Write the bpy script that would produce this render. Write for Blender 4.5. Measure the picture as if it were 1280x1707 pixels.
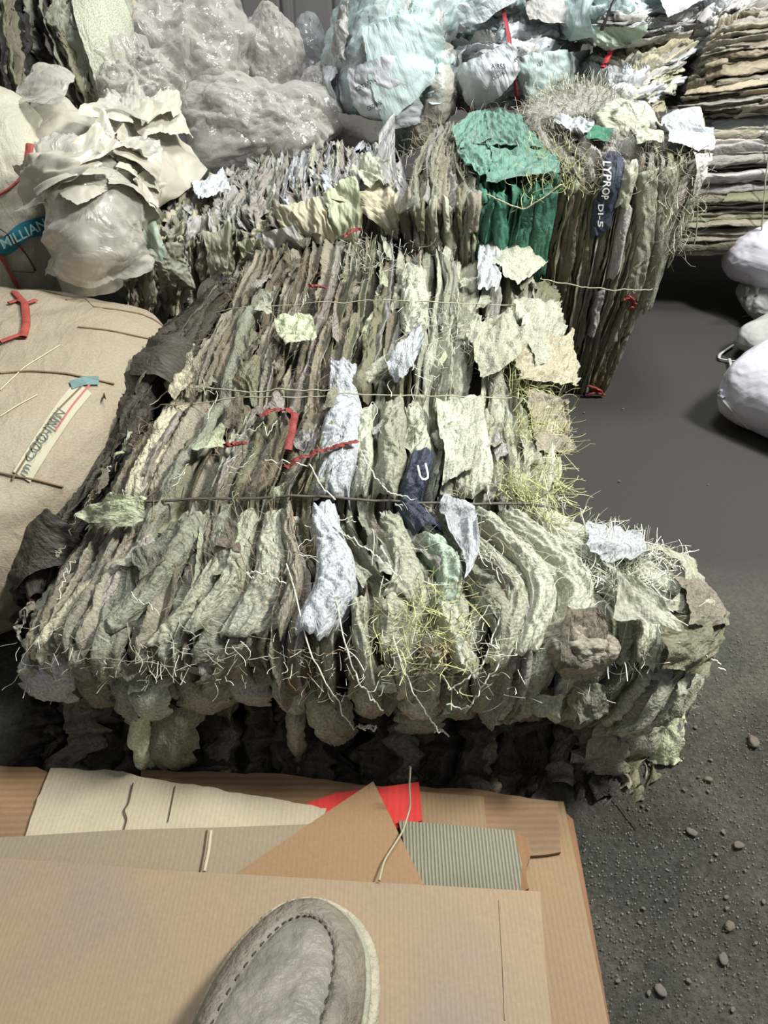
import bpy, math, random
import numpy as np
from mathutils import Vector, Matrix

for _o in list(bpy.data.objects):
    bpy.data.objects.remove(_o)
COL = bpy.context.scene.collection
R = math.radians

# ------------------------------------------------------------------ camera, world, light, exposure
H, F, TH = 0.80, 1233.0, R(38)
cd = bpy.data.cameras.new('camera'); cam = bpy.data.objects.new('camera', cd); COL.objects.link(cam)
cam.location = (0, 0, H); cam.rotation_euler = (R(90) - TH, 0, 0)
cd.sensor_fit = 'VERTICAL'; cd.sensor_height = 36.0; cd.lens = 36.0 * F / 1707.0
cd.clip_start = 0.02; cd.clip_end = 50
sc = bpy.context.scene; sc.camera = cam
sc.view_settings.view_transform = 'Standard'; sc.view_settings.look = 'None'
sc.view_settings.gamma = 1; sc.view_settings.use_curve_mapping = False
sc.view_settings.exposure = 0.62
w = bpy.data.worlds.new('World'); sc.world = w; w.use_nodes = True
w.node_tree.nodes['Background'].inputs[0].default_value = (0.93, 0.97, 1.0, 1)
w.node_tree.nodes['Background'].inputs[1].default_value = 0.15

def area(name, loc, target, size, power, col=(1, 1, 1), sy=None):
    l = bpy.data.lights.new(name, 'AREA'); l.energy = power; l.size = size; l.color = col
    if sy: l.shape = 'RECTANGLE'; l.size_y = sy
    o = bpy.data.objects.new(name, l); COL.objects.link(o); o.location = loc
    o.rotation_euler = (Vector(target) - Vector(loc)).to_track_quat('-Z', 'Y').to_euler()
    return o
area('roof_light_near', (1.35, 0.85, 1.95), (0.0, 0.85, 0.1), 0.34, 46, (1.0, 0.985, 0.94))
area('roof_light_far', (0.5, 1.5, 2.6), (0.1, 2.4, 0.3), 0.6, 32, (0.93, 0.98, 1.0))

# ------------------------------------------------------------------ projection helpers (photo pixel -> point in the place)
def ray(px, py):
    a = (px - 640) / F; b = (py - 853.5) / F
    return np.array([a, math.cos(TH) - math.sin(TH) * b, -math.sin(TH) - math.cos(TH) * b])
def P(px, py, z=None, y=None):
    d = ray(px, py)
    k = (z - H) / d[2] if z is not None else y / d[1]
    return np.array([0, 0, H]) + d * k
def project(V):
    V = np.asarray(V); x = V[..., 0]; y = V[..., 1]; z = V[..., 2] - H
    dep = y * math.cos(TH) - z * math.sin(TH); up = y * math.sin(TH) + z * math.cos(TH)
    return 640 + F * x / dep, 853.5 - F * up / dep

# ------------------------------------------------------------------ noise
def tri(x):
    return 2 * np.abs(2 * (x - np.floor(x + 0.5))) - 1
def n1(x, seed, f=1.0, octs=3):
    r = np.random.RandomState(seed % 2**31); o = 0; a = 1.0; tot = 0
    for i in range(octs):
        o = o + a * (np.sin(2 * np.pi * (x * f * (1 + r.rand() * .4) + r.rand())) * .6 + np.sin(2 * np.pi * (x * f * 1.63 + r.rand())) * .4)
        tot += a; a *= .5; f *= 2.1
    return o / tot
def crumple(X, Y, seed, f=1.0, dirs=6, aniso=1.0):
    """piecewise-flat folds: random triangle waves, warped; about -1..1"""
    r = np.random.RandomState(seed % 2**31); o = 0; tot = 0
    Y = Y * aniso
    wx = X + .18 / f * np.sin(f * 3.1 * Y + r.rand() * 6) + .1 / f * np.sin(f * 7.3 * Y + f * 2 * X + r.rand() * 6)
    wy = Y + .18 / f * np.sin(f * 2.7 * X + r.rand() * 6) + .1 / f * np.sin(f * 6.1 * X - f * 3 * Y + r.rand() * 6)
    for i in range(dirs):
        a = r.rand() * np.pi; k = f * (.5 + 1.8 * r.rand() ** 1.3); am = 1 / k
        o = o + am * tri(k * (wx * np.cos(a) + wy * np.sin(a)) + r.rand()); tot += am
    return o / tot * 1.6
def crumple3(Pn, seed, f=1.0, dirs=9):
    r = np.random.RandomState(seed % 2**31); o = 0; tot = 0
    Q = Pn + .12 / f * np.sin(f * 4 * Pn[..., [1, 2, 0]] + r.rand(3) * 6) + .05 / f * np.sin(f * 10 * Pn[..., [2, 0, 1]] + r.rand(3) * 6)
    for i in range(dirs):
        d = r.randn(3); d /= np.linalg.norm(d); k = f * (.5 + 2.2 * r.rand() ** 1.3); am = 1 / k
        o = o + am * tri(k * (Q @ d) + r.rand()); tot += am
    return o / tot * 1.6

# ------------------------------------------------------------------ materials
def srgb(c):
    return tuple(((x / 255) / 12.92 if x / 255 <= .04045 else ((x / 255 + .055) / 1.055) ** 2.4) for x in c)
MATS = {}
def base_mat(name):
    m = bpy.data.materials.new(name); m.use_nodes = True
    nt = m.node_tree; return m, nt, nt.nodes['Principled BSDF']
def N(nt, t, **kw):
    n = nt.nodes.new(t)
    for k, v in kw.items():
        if k in n.inputs.keys(): n.inputs[k].default_value = v
        else: setattr(n, k, v)
    return n
def L(nt, a, b): nt.links.new(a, b)
def mixrgb(nt, blend, fac, a, b):
    n = nt.nodes.new('ShaderNodeMix'); n.data_type = 'RGBA'; n.blend_type = blend
    for s, v in ((n.inputs[0], fac), (n.inputs[6], a), (n.inputs[7], b)):
        if hasattr(v, 'default_value') or hasattr(v, 'is_linked'): L(nt, v, s)
        else: s.default_value = v if not isinstance(v, tuple) or len(v) == 4 else (*v, 1)
    return n.outputs[2]
def sack_mat(name, rgb, weave=1.0, dirt=.5, rough=.62, var=.16, fine=1.0, trans=0.0, dirtcol=(72, 64, 50)):
    if name in MATS: return MATS[name]
    m, nt, b = base_mat(name)
    uv = N(nt, 'ShaderNodeUVMap'); tc = N(nt, 'ShaderNodeTexCoord')
    oi = N(nt, 'ShaderNodeObjectInfo')
    # value variation per sack
    mr = N(nt, 'ShaderNodeMapRange'); L(nt, oi.outputs['Random'], mr.inputs[0]); mr.inputs[3].default_value = 1 - var; mr.inputs[4].default_value = 1 + var
    # stains (long streaks and blotches)
    mp = N(nt, 'ShaderNodeMapping'); L(nt, uv.outputs[0], mp.inputs[0]); mp.inputs['Scale'].default_value = (1, .3, 1)
    no = N(nt, 'ShaderNodeTexNoise'); no.inputs['Scale'].default_value = 22; no.inputs['Detail'].default_value = 6; no.inputs['Roughness'].default_value = .65
    L(nt, mp.outputs[0], no.inputs['Vector'])
    cr = N(nt, 'ShaderNodeValToRGB'); cr.color_ramp.elements[0].position = .42; cr.color_ramp.elements[1].position = .72
    L(nt, no.outputs[0], cr.inputs[0])
    dm = N(nt, 'ShaderNodeMath', operation='MULTIPLY'); L(nt, cr.outputs[0], dm.inputs[0]); dm.inputs[1].default_value = dirt
    c = mixrgb(nt, 'MIX', dm.outputs[0], srgb(rgb), srgb(dirtcol))
    vm = N(nt, 'ShaderNodeVectorMath', operation='SCALE'); L(nt, c, vm.inputs[0]); L(nt, mr.outputs[0], vm.inputs['Scale'])
    # weave
    wa = N(nt, 'ShaderNodeTexNoise'); wa.inputs['Scale'].default_value = 330; wa.inputs['Detail'].default_value = 1.5
    L(nt, uv.outputs[0], wa.inputs['Vector'])
    mu = N(nt, 'ShaderNodeMapRange'); L(nt, wa.outputs[0], mu.inputs[0]); mu.inputs[1].default_value = .36; mu.inputs[2].default_value = .64
    sp = N(nt, 'ShaderNodeMapRange'); L(nt, mu.outputs[0], sp.inputs[0]); sp.inputs[3].default_value = 1 - .24 * weave; sp.inputs[4].default_value = 1 + .22 * weave
    vm2 = N(nt, 'ShaderNodeVectorMath', operation='SCALE'); L(nt, vm.outputs[0], vm2.inputs[0]); L(nt, sp.outputs[0], vm2.inputs['Scale'])
    L(nt, vm2.outputs[0], b.inputs['Base Color'])
    # bump: fine wrinkles + weave
    nf = N(nt, 'ShaderNodeTexNoise'); nf.inputs['Scale'].default_value = 110; nf.inputs['Detail'].default_value = 5; nf.inputs['Distortion'].default_value = .8
    mp2 = N(nt, 'ShaderNodeMapping'); L(nt, uv.outputs[0], mp2.inputs[0]); mp2.inputs['Scale'].default_value = (1.0, .35, 1)
    L(nt, mp2.outputs[0], nf.inputs['Vector'])
    b1 = N(nt, 'ShaderNodeBump'); b1.inputs['Strength'].default_value = min(1, .38 * fine); b1.inputs['Distance'].default_value = .006
    L(nt, nf.outputs[0], b1.inputs['Height'])
    vo = N(nt, 'ShaderNodeTexVoronoi', feature='DISTANCE_TO_EDGE'); vo.inputs['Scale'].default_value = 38
    mp3 = N(nt, 'ShaderNodeMapping'); L(nt, uv.outputs[0], mp3.inputs[0]); mp3.inputs['Scale'].default_value = (1.0, .4, 1)
    ad = N(nt, 'ShaderNodeVectorMath', operation='MULTIPLY_ADD'); L(nt, no.outputs['Color'], ad.inputs[0]); ad.inputs[1].default_value = (.05, .05, 0); L(nt, mp3.outputs[0], ad.inputs[2]); L(nt, ad.outputs[0], vo.inputs['Vector'])
    vm3 = N(nt, 'ShaderNodeMapRange'); L(nt, vo.outputs[0], vm3.inputs[0]); vm3.inputs[2].default_value = .22
    b0 = N(nt, 'ShaderNodeBump'); b0.inputs['Strength'].default_value = min(1, .5 * fine); b0.inputs['Distance'].default_value = .004; L(nt, vm3.outputs[0], b0.inputs['Height']); L(nt, b1.outputs[0], b0.inputs['Normal']); b1 = b0
    b2 = N(nt, 'ShaderNodeBump'); b2.inputs['Strength'].default_value = .5 * weave; b2.inputs['Distance'].default_value = .001
    L(nt, mu.outputs[0], b2.inputs['Height']); L(nt, b1.outputs[0], b2.inputs['Normal'])
    L(nt, b2.outputs[0], b.inputs['Normal'])
    b.inputs['Roughness'].default_value = rough; b.inputs['Specular IOR Level'].default_value = .35
    MATS[name] = m; return m

PAL = dict(
    sage=(166, 167, 146), sage_light=(184, 186, 166), grey_green=(142, 144, 126), olive=(124, 122, 98), taupe=(150, 143, 126),
    brown=(118, 110, 93), dark_brown=(72, 66, 58), white=(198, 202, 205), cream=(190, 183, 157), mauve=(160, 153, 143),
    green=(70, 122, 100), navy=(62, 68, 84), mint=(168, 184, 164), pale_green=(188, 194, 162), grey=(150, 148, 140),
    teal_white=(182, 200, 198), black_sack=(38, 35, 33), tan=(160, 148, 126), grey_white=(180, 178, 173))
def S_(k, **kw):
    nm = 'sackcloth_' + k + ''.join('_%s%d' % (a, int(v * 100)) for a, v in sorted(kw.items()) if not isinstance(v, tuple))
    return sack_mat(nm, PAL[k], **kw)

def simple(name, rgb, rough=.6, bump=0, bscale=60, spec=.4, var=0, metallic=0, alpha=1, vscale=8):
    if name in MATS: return MATS[name]
    m, nt, b = base_mat(name)
    b.inputs['Base Color'].default_value = (*srgb(rgb), 1); b.inputs['Roughness'].default_value = rough
    b.inputs['Specular IOR Level'].default_value = spec; b.inputs['Metallic'].default_value = metallic; b.inputs['Alpha'].default_value = alpha
    tc = N(nt, 'ShaderNodeTexCoord')
    if var:
        n = N(nt, 'ShaderNodeTexNoise'); n.inputs['Scale'].default_value = vscale; n.inputs['Detail'].default_value = 6; L(nt, tc.outputs['Object'], n.inputs['Vector'])
        mr = N(nt, 'ShaderNodeMapRange'); L(nt, n.outputs[0], mr.inputs[0]); mr.inputs[1].default_value = .3; mr.inputs[2].default_value = .7
        mr.inputs[3].default_value = 1 - var; mr.inputs[4].default_value = 1 + var
        v = N(nt, 'ShaderNodeVectorMath', operation='SCALE'); v.inputs[0].default_value = srgb(rgb); L(nt, mr.outputs[0], v.inputs['Scale'])
        L(nt, v.outputs[0], b.inputs['Base Color'])
    if bump:
        n = N(nt, 'ShaderNodeTexNoise'); n.inputs['Scale'].default_value = bscale; n.inputs['Detail'].default_value = 5; L(nt, tc.outputs['Object'], n.inputs['Vector'])
        bb = N(nt, 'ShaderNodeBump'); bb.inputs['Strength'].default_value = min(1, bump); bb.inputs['Distance'].default_value = .006
        L(nt, n.outputs[0], bb.inputs['Height']); L(nt, bb.outputs[0], b.inputs['Normal'])
    MATS[name] = m; return m

def film_mat(name, rgb, alpha=.5, rough=.14):
    """thin crumpled plastic film: see-through face on, whiter at grazing folds, glossy creases"""
    if name in MATS: return MATS[name]
    m, nt, b = base_mat(name); out = [n for n in nt.nodes if n.type == 'OUTPUT_MATERIAL'][0]
    tc = N(nt, 'ShaderNodeTexCoord')
    nz = N(nt, 'ShaderNodeTexNoise'); nz.inputs['Scale'].default_value = 9; nz.inputs['Detail'].default_value = 5; nz.inputs['Distortion'].default_value = 1.2
    L(nt, tc.outputs['Object'], nz.inputs['Vector'])
    v = N(nt, 'ShaderNodeTexVoronoi', feature='DISTANCE_TO_EDGE'); v.inputs['Scale'].default_value = 17
    ad = N(nt, 'ShaderNodeVectorMath', operation='MULTIPLY_ADD'); L(nt, nz.outputs['Color'], ad.inputs[0]); ad.inputs[1].default_value = (.12, .12, .12)
    L(nt, tc.outputs['Object'], ad.inputs[2]); L(nt, ad.outputs[0], v.inputs['Vector'])
    b1 = N(nt, 'ShaderNodeBump'); b1.inputs['Strength'].default_value = .55; b1.inputs['Distance'].default_value = .012; L(nt, v.outputs[0], b1.inputs['Height'])
    b2 = N(nt, 'ShaderNodeBump'); b2.inputs['Strength'].default_value = .6; b2.inputs['Distance'].default_value = .02; L(nt, nz.outputs[0], b2.inputs['Height']); L(nt, b1.outputs[0], b2.inputs['Normal'])
    for k, x in (('Base Color', (*srgb(rgb), 1)), ('Roughness', rough), ('Specular IOR Level', .9)): b.inputs[k].default_value = x
    b.inputs['Coat Weight'].default_value = .6; b.inputs['Coat Roughness'].default_value = .06
    L(nt, b2.outputs[0], b.inputs['Normal']); L(nt, b2.outputs[0], b.inputs['Coat Normal'])
    tr = N(nt, 'ShaderNodeBsdfTransparent'); mx = N(nt, 'ShaderNodeMixShader'); lw = N(nt, 'ShaderNodeLayerWeight'); lw.inputs['Blend'].default_value = .5; L(nt, b2.outputs[0], lw.inputs['Normal'])
    mr = N(nt, 'ShaderNodeMapRange'); L(nt, lw.outputs['Facing'], mr.inputs[0]); mr.inputs[1].default_value = .05; mr.inputs[2].default_value = .8
    mr.inputs[3].default_value = max(.05, alpha - .25); mr.inputs[4].default_value = min(1, alpha + .35)
    L(nt, mr.outputs[0], mx.inputs[0]); L(nt, tr.outputs[0], mx.inputs[1]); L(nt, b.outputs[0], mx.inputs[2]); L(nt, mx.outputs[0], out.inputs['Surface'])
    MATS[name] = m; return m

# ------------------------------------------------------------------ objects
ORG = {}
def mk(name, V, Fc, mats, parent=None, uv=None, smooth=True, mi=None, origin=None):
    V = np.asarray(V, dtype=np.float64).reshape(-1, 3)
    if origin is None:
        if parent is not None: origin = ORG[parent.name] + (0 if parent.type == 'EMPTY' else 0)
        else: origin = np.array([(V[:, 0].min() + V[:, 0].max()) / 2, (V[:, 1].min() + V[:, 1].max()) / 2, V[:, 2].min()])
    me = bpy.data.meshes.new(name)
    if isinstance(Fc, np.ndarray):
        n = len(Fc); k = Fc.shape[1]
        me.vertices.add(len(V)); me.vertices.foreach_set('co', (V - origin).astype(np.float32).ravel())
        me.loops.add(n * k); me.loops.foreach_set('vertex_index', Fc.astype(np.int32).ravel())
        me.polygons.add(n); me.polygons.foreach_set('loop_start', np.arange(0, n * k, k, dtype=np.int32))
        me.polygons.foreach_set('loop_total', np.full(n, k, dtype=np.int32))
        me.update(calc_edges=True)
    else:
        me.from_pydata((V - origin).tolist(), [], [list(map(int, f)) for f in Fc]); me.update()
    me.validate()
    if smooth: me.polygons.foreach_set('use_smooth', np.ones(len(me.polygons), dtype=bool))
    if uv is not None:
        ul = me.uv_layers.new(name='UVMap'); idx = np.empty(len(me.loops), dtype=np.int32); me.loops.foreach_get('vertex_index', idx)
        ul.data.foreach_set('uv', np.asarray(uv, dtype=np.float32).reshape(-1, 2)[idx].ravel())
    if not isinstance(mats, (list, tuple)): mats = [mats]
    for m in mats: me.materials.append(m)
    if mi is not None: me.polygons.foreach_set('material_index', np.asarray(mi, dtype=np.int32))
    o = bpy.data.objects.new(name, me); COL.objects.link(o)
    if parent is not None: o.parent = parent
    else: o.location = origin
    ORG[o.name] = origin
    return o
def tag(o, label, cat, group=None, kind=None):
    o['label'] = label; o['category'] = cat
    if group: o['group'] = group
    if kind: o['kind'] = kind
    return o
def thing(name, loc, label, cat, group=None):
    o = bpy.data.objects.new(name, None); COL.objects.link(o); o.location = loc; o.empty_display_size = .05
    ORG[o.name] = np.array(loc, dtype=float); return tag(o, label, cat, group)
def gridF(a, b, off=0):
    i = np.arange(a - 1)[:, None] * b + np.arange(b - 1)[None, :]
    return (np.stack([i, i + b, i + b + 1, i + 1], -1).reshape(-1, 4) + off)
class MB:
    def __init__(s): s.V = []; s.F = []; s.U = []; s.M = []; s.n = 0; s.mats = []
    def add(s, V, Fq, uv=None, mat=None):
        V = np.asarray(V).reshape(-1, 3); s.V.append(V); s.F.append(np.asarray(Fq) + s.n); s.n += len(V)
        s.U.append(np.zeros((len(V), 2)) if uv is None else np.asarray(uv).reshape(-1, 2))
        if mat is not None and mat not in s.mats: s.mats.append(mat)
        s.M.append(np.full(len(Fq), s.mats.index(mat) if mat is not None else 0))
    def build(s, name, mats=None, parent=None, **k):
        if not s.V: return None
        return mk(name, np.concatenate(s.V), np.concatenate(s.F), mats or s.mats, parent, uv=np.concatenate(s.U), mi=np.concatenate(s.M), **k)
def tube(pts, r, sides=6, flat=1.0):
    pts = np.asarray(pts, float); n = len(pts)
    T = np.gradient(pts, axis=0); T /= np.linalg.norm(T, axis=1)[:, None] + 1e-9
    up = np.array([0.13, .3, 1.0]); A = np.cross(T, up); A /= np.linalg.norm(A, axis=1)[:, None] + 1e-9; B = np.cross(T, A)
    r = np.broadcast_to(r, n)
    a = np.linspace(0, 2 * np.pi, sides + 1)
    V = pts[:, None] + r[:, None, None] * (np.cos(a)[None, :, None] * A[:, None] + flat * np.sin(a)[None, :, None] * B[:, None])
    return V, gridF(n, sides + 1)
def smooth_path(pts, n=60):
    pts = np.asarray(pts, float); d = np.r_[0, np.cumsum(np.linalg.norm(np.diff(pts, axis=0), axis=1))]
    t = np.linspace(0, d[-1], n); out = np.stack([np.interp(t, d, pts[:, i]) for i in range(pts.shape[1])], 1)
    k = max(1, n // (2 * len(pts)))
    for _ in range(k): out[1:-1] = (out[:-2] + 2 * out[1:-1] + out[2:]) / 4
    return out

# ------------------------------------------------------------------ a curved face of a bale: (s across, t along, n outwards) -> point
def crom(p, x):
    p = np.asarray(p, float); n = len(p); x = np.clip(x, 0, 1) * (n - 1); i = np.minimum(x.astype(int), n - 2); f = (x - i)
    pp = np.concatenate([[2 * p[0] - p[1]], p, [2 * p[-1] - p[-2]]]); f = f.reshape(-1, *([1] * (p.ndim - 1)))
    a, b, c, d = pp[i], pp[i + 1], pp[i + 2], pp[i + 3]
    return .5 * (2 * b + (c - a) * f + (2 * a - 5 * b + 4 * c - d) * f**2 + (3 * b - a - 3 * c + d) * f**3)
class Surf:
    def __init__(s, rows, ns=121, nt=161, flip=False):
        rows = np.array(rows, float)                   # (T, S, 3)
        g = crom(rows, np.linspace(0, 1, nt)); g = crom(g.transpose(1, 0, 2), np.linspace(0, 1, ns)).transpose(1, 0, 2)
        s.g = g; s.nt, s.ns = nt, ns
        ds = np.gradient(g, axis=1) * (ns - 1); dt = np.gradient(g, axis=0) * (nt - 1)
        s.ws = np.linalg.norm(ds, axis=2); s.wt = np.linalg.norm(dt, axis=2)
        nn = np.cross(ds, dt)
        for _ in range(6): nn[1:-1] = (nn[:-2] + nn[1:-1] * 2 + nn[2:]) / 4
        nn /= np.linalg.norm(nn, axis=2)[..., None] + 1e-9
        c = np.array([0, 0, H]) - g[nt // 2, ns // 2]
        if nn[nt // 2, ns // 2] @ c < 0: nn = -nn
        s.nn = nn; s.px, s.py = project(g)
        s.lt = np.cumsum(s.wt, axis=0) / (nt - 1)      # metres along
    def look(s, A, S, T):
        x = np.clip(S, 0, 1) * (s.ns - 1); y = np.clip(T, 0, 1) * (s.nt - 1)
        i = np.minimum(x.astype(int), s.ns - 2); j = np.minimum(y.astype(int), s.nt - 2); fx = x - i; fy = y - j
        if A.ndim == 3: fx = fx[..., None]; fy = fy[..., None]
        return (A[j, i] * (1 - fx) + A[j, i + 1] * fx) * (1 - fy) + (A[j + 1, i] * (1 - fx) + A[j + 1, i + 1] * fx) * fy
    def at(s, S, T, Nn):
        S = np.asarray(S, float); T = np.asarray(T, float); Nn = np.asarray(Nn, float)
        p = s.look(s.g, S, T) + s.look(s.nn, S, T) * Nn[..., None]
        # beyond the edges carry on straight
        ex = np.where(S < 0, S, np.where(S > 1, S - 1, 0)); ey = np.where(T < 0, T, np.where(T > 1, T - 1, 0))
        if np.any(ex): p = p + ex[..., None] * s.look(np.gradient(s.g, axis=1) * (s.ns - 1), S, T)
        if np.any(ey): p = p + ey[..., None] * s.look(np.gradient(s.g, axis=0) * (s.nt - 1), S, T)
        return p
    def inv(s, px, py, tmin=0.0):
        d = (s.px - px) ** 2 + (s.py - py) ** 2
        if tmin: d[:int(tmin * s.nt)] = 1e9
        j, i = np.unravel_index(np.argmin(d), d.shape)
        return i / (s.ns - 1), j / (s.nt - 1)
    def invs(s, pts): return np.array([s.inv(*p) for p in pts])

def fold(surf, s0, wd, t0, t1, seed, crest=0., depth=.03, NT=90, M=15, p=2.6, amp=.0035, wander=.3, wn=.35, cn=.008, lean=0., tilt=0., jag=.012,
         fr=26., an=.28, pinch=(), pd=.012, curl=0., slope=0.):
    """one folded sack seen on edge: returns verts, faces, uv"""
    r = np.random.RandomState(seed % 2**31)
    t = np.linspace(0, 1, NT)
    q = np.linspace(-1, 1, M)
    Q, T = np.meshgrid(q, t)
    TT = t0 + (t1 - t0) * T + jag * (n1(Q * .5, seed + 1, 1.3, 3)) * (T * 2 - 1)
    tt = t0 + (t1 - t0) * t
    cen = s0 + wd * wander * n1(tt, seed + 2, 1.6, 3) + slope * (tt - (t0 + t1) / 2)
    ww = wd * np.clip(1 + wn * n1(tt, seed + 3, 2.5, 3) * 1.6, .35, 2.2)
    cr = crest + cn * n1(tt, seed + 4, 2.2, 4)
    for tp in pinch: cr = cr - pd * np.exp(-((tt - tp) / .014) ** 2)
    wloc = surf.look(surf.ws, np.clip(cen, 0, 1), tt)
    # even spacing round the folded cross-section
    hw = float((ww * wloc).mean()) / 2; pf = np.linspace(0, np.pi / 2, 400) ** 1.0
    cx = hw * np.sin(pf) ** (2 / p); cn_ = depth * (np.cos(pf) ** (2 / p) - 1)
    al = np.r_[0, np.cumsum(np.hypot(np.diff(cx), np.diff(cn_)))]; aq = np.abs(q) * al[-1]
    xq = np.sign(q) * np.interp(aq, al, cx) / hw; nq = np.interp(aq, al, cn_)
    dx = xq[None, :] * ww[:, None] / 2
    Nn = cr[:, None] + nq[None, :] + 0 * Q
    dxw = dx * wloc[:, None]
    ln = surf.look(surf.lt, np.clip(cen, 0, 1), tt)[:, None] + 0 * Q
    arc = (np.sign(q) * aq)[None, :] + 0 * Q
    fall = np.clip(1.15 - np.abs(nq / depth)[None, :] * .9, .25, 1)
    c1 = crumple(arc + seed % 97, ln, seed + 5, fr, 6, an)
    c2 = crumple(arc + seed % 89, ln, seed + 6, fr * 3.0, 5, .14)
    gx = arc * 90 * r.uniform(.5, 1.5) + 2.4 * n1(ln, seed + 12, 5, 3) + r.rand()
    Nn = Nn + (amp * c1 + amp * .4 * c2 + amp * .40 * tri(gx)) * fall + tilt * dxw
    ends = np.minimum(t, 1 - t)[:, None]
    Nn = Nn - .5 * depth * np.exp(-ends / .02) * .3 + curl * np.exp(-t[:, None] / .08)
    dx = dx + lean * (Nn - cr[:, None]) / wloc[:, None] + .002 * crumple(ln, dxw, seed + 8, 11, 4, .6) / wloc[:, None]
    V = surf.at(cen[:, None] + dx, TT, Nn)
    uv = np.stack([arc + seed % 13, ln], -1)
    return V, gridF(NT, M), uv

def flap(surf, quad, seed, n0=.006, lift=(0, 0, 0, 0), amp=.005, fr=16., NX=36, NY=36, jag=.03, dome=.0, px=True, drop=0):
    """a loose sheet lying on the surface; quad = 4 photo points (or s,t) a-b-c-d, lift per corner"""
    q = surf.invs(quad) if px else np.array(quad, float)
    x = np.linspace(0, 1, NX); y = np.linspace(0, 1, NY); X, Y = np.meshgrid(x, y)
    jag = jag * .8; Xj = X + jag * n1(Y, seed + 1, .7, 2) * (X * 2 - 1) ** 3 + .012 * n1(Y, seed + 3, 7, 2) * (X * 2 - 1) ** 7; Yj = Y + jag * n1(X, seed + 2, .7, 2) * (Y * 2 - 1) ** 3 + .012 * n1(X, seed + 4, 7, 2) * (Y * 2 - 1) ** 7
    B = [(1 - Xj) * (1 - Yj), Xj * (1 - Yj), Xj * Yj, (1 - Xj) * Yj]
    S = sum(b * q[i, 0] for i, b in enumerate(B)); T = sum(b * q[i, 1] for i, b in enumerate(B))
    Lf = sum(b * lift[i] for i, b in enumerate(B))
    p0 = surf.at(S, T, 0 * S); wx = np.linalg.norm(p0[NY // 2, -1] - p0[NY // 2, 0]); wy = np.linalg.norm(p0[-1, NX // 2] - p0[0, NX // 2])
    e = np.minimum(np.minimum(X, 1 - X), np.minimum(Y, 1 - Y))
    Nn = n0 + Lf + amp * crumple(X * wx, Y * wy, seed, fr * .75, 6) + amp * .22 * crumple(X * wx, Y * wy, seed + 9, fr * 2.4, 5) + dome * (1 - (2 * X - 1) ** 2) * (1 - (2 * Y - 1) ** 2) - drop * np.exp(-e / .05)
    V = surf.at(S, T, Nn)
    return V, gridF(NY, NX), np.stack([X * wx + seed % 7, Y * wy], -1)

def fibres(mb, roots, dirs, lens, rs, r=.0006, mat=None, curl=1.0, sides=3, grav=0.0):
    for i in range(len(roots)):
        n = 7; t = np.linspace(0, 1, n)[:, None]
        d = dirs[i] / (np.linalg.norm(dirs[i]) + 1e-9); a = np.cross(d, rs.randn(3)); b = np.cross(d, a)
        c = curl * rs.uniform(.02, .32)
        pts = roots[i] + lens[i] * (d * t + c * a * np.sin(t * rs.uniform(1, 4)) + c * .6 * b * np.sin(t * rs.uniform(2, 6)) * t) + np.array([0, 0, -grav]) * t**2 * lens[i]
        V, Fq = tube(pts, r * rs.uniform(.6, 1.6), sides, .5); mb.add(V, Fq, None, mat)
def tufts(surf, mb, spots, rs, mat, n_each=20, ln=.03, spread=.012, r=.00045, px=True, n0=.008, up=.5):
    for sp in spots:
        s, t = surf.inv(*sp) if px else sp
        for k in range(n_each):
            ss = s + rs.randn() * spread / .6; tt = t + rs.randn() * spread / .9
            p = surf.at(np.array(ss), np.array(tt), np.array(n0)); nn = surf.look(surf.nn, np.array(ss), np.array(tt))
            d = nn * up * rs.rand() + rs.randn(3) * .6
            fibres(mb, [p], [d], [ln * rs.uniform(.4, 1.4)], rs, r, mat)
def rope(surf, pts, r, n=.012, seed=0, nn=90, noise=.003, px=True, lay=.002, sides=6, flat=1.0):
    q = surf.invs(pts) if px else np.array(pts, float)
    q = smooth_path(q, nn); x = np.linspace(0, 1, nn)
    Nn = n + noise * n1(x, seed, 4, 4); T = q[:, 1] + lay * n1(x, seed + 3, 3, 3)
    return tube(surf.at(q[:, 0], T, Nn), r, sides, flat)
def core(surf, back, name, mat, parent, inset=.03, m=(40, 50)):
    S, T = np.meshgrid(np.linspace(0.01, .99, m[0]), np.linspace(0.01, .99, m[1]))
    A = surf.at(S, T, -inset + .006 * crumple(S, T, 5, 8)); B = A + np.array(back) * .999
    B[..., 2] = np.maximum(B[..., 2], .002); A[..., 2] = np.maximum(A[..., 2], .003)
    a, b = m[1], m[0]; V = np.concatenate([A.reshape(-1, 3), B.reshape(-1, 3)]); Fq = [gridF(a, b), gridF(a, b, a * b)]
    i = np.arange(a * b).reshape(a, b); rim = np.concatenate([i[0, :], i[1:, -1], i[-1, -2::-1], i[-2:0:-1, 0]])
    r2 = np.roll(rim, -1); Fq.append(np.stack([rim, r2, r2 + a * b, rim + a * b], -1))
    return mk(name, V, np.concatenate(Fq), mat, parent, uv=np.concatenate([np.stack([S, T], -1).reshape(-1, 2)] * 2))

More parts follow.
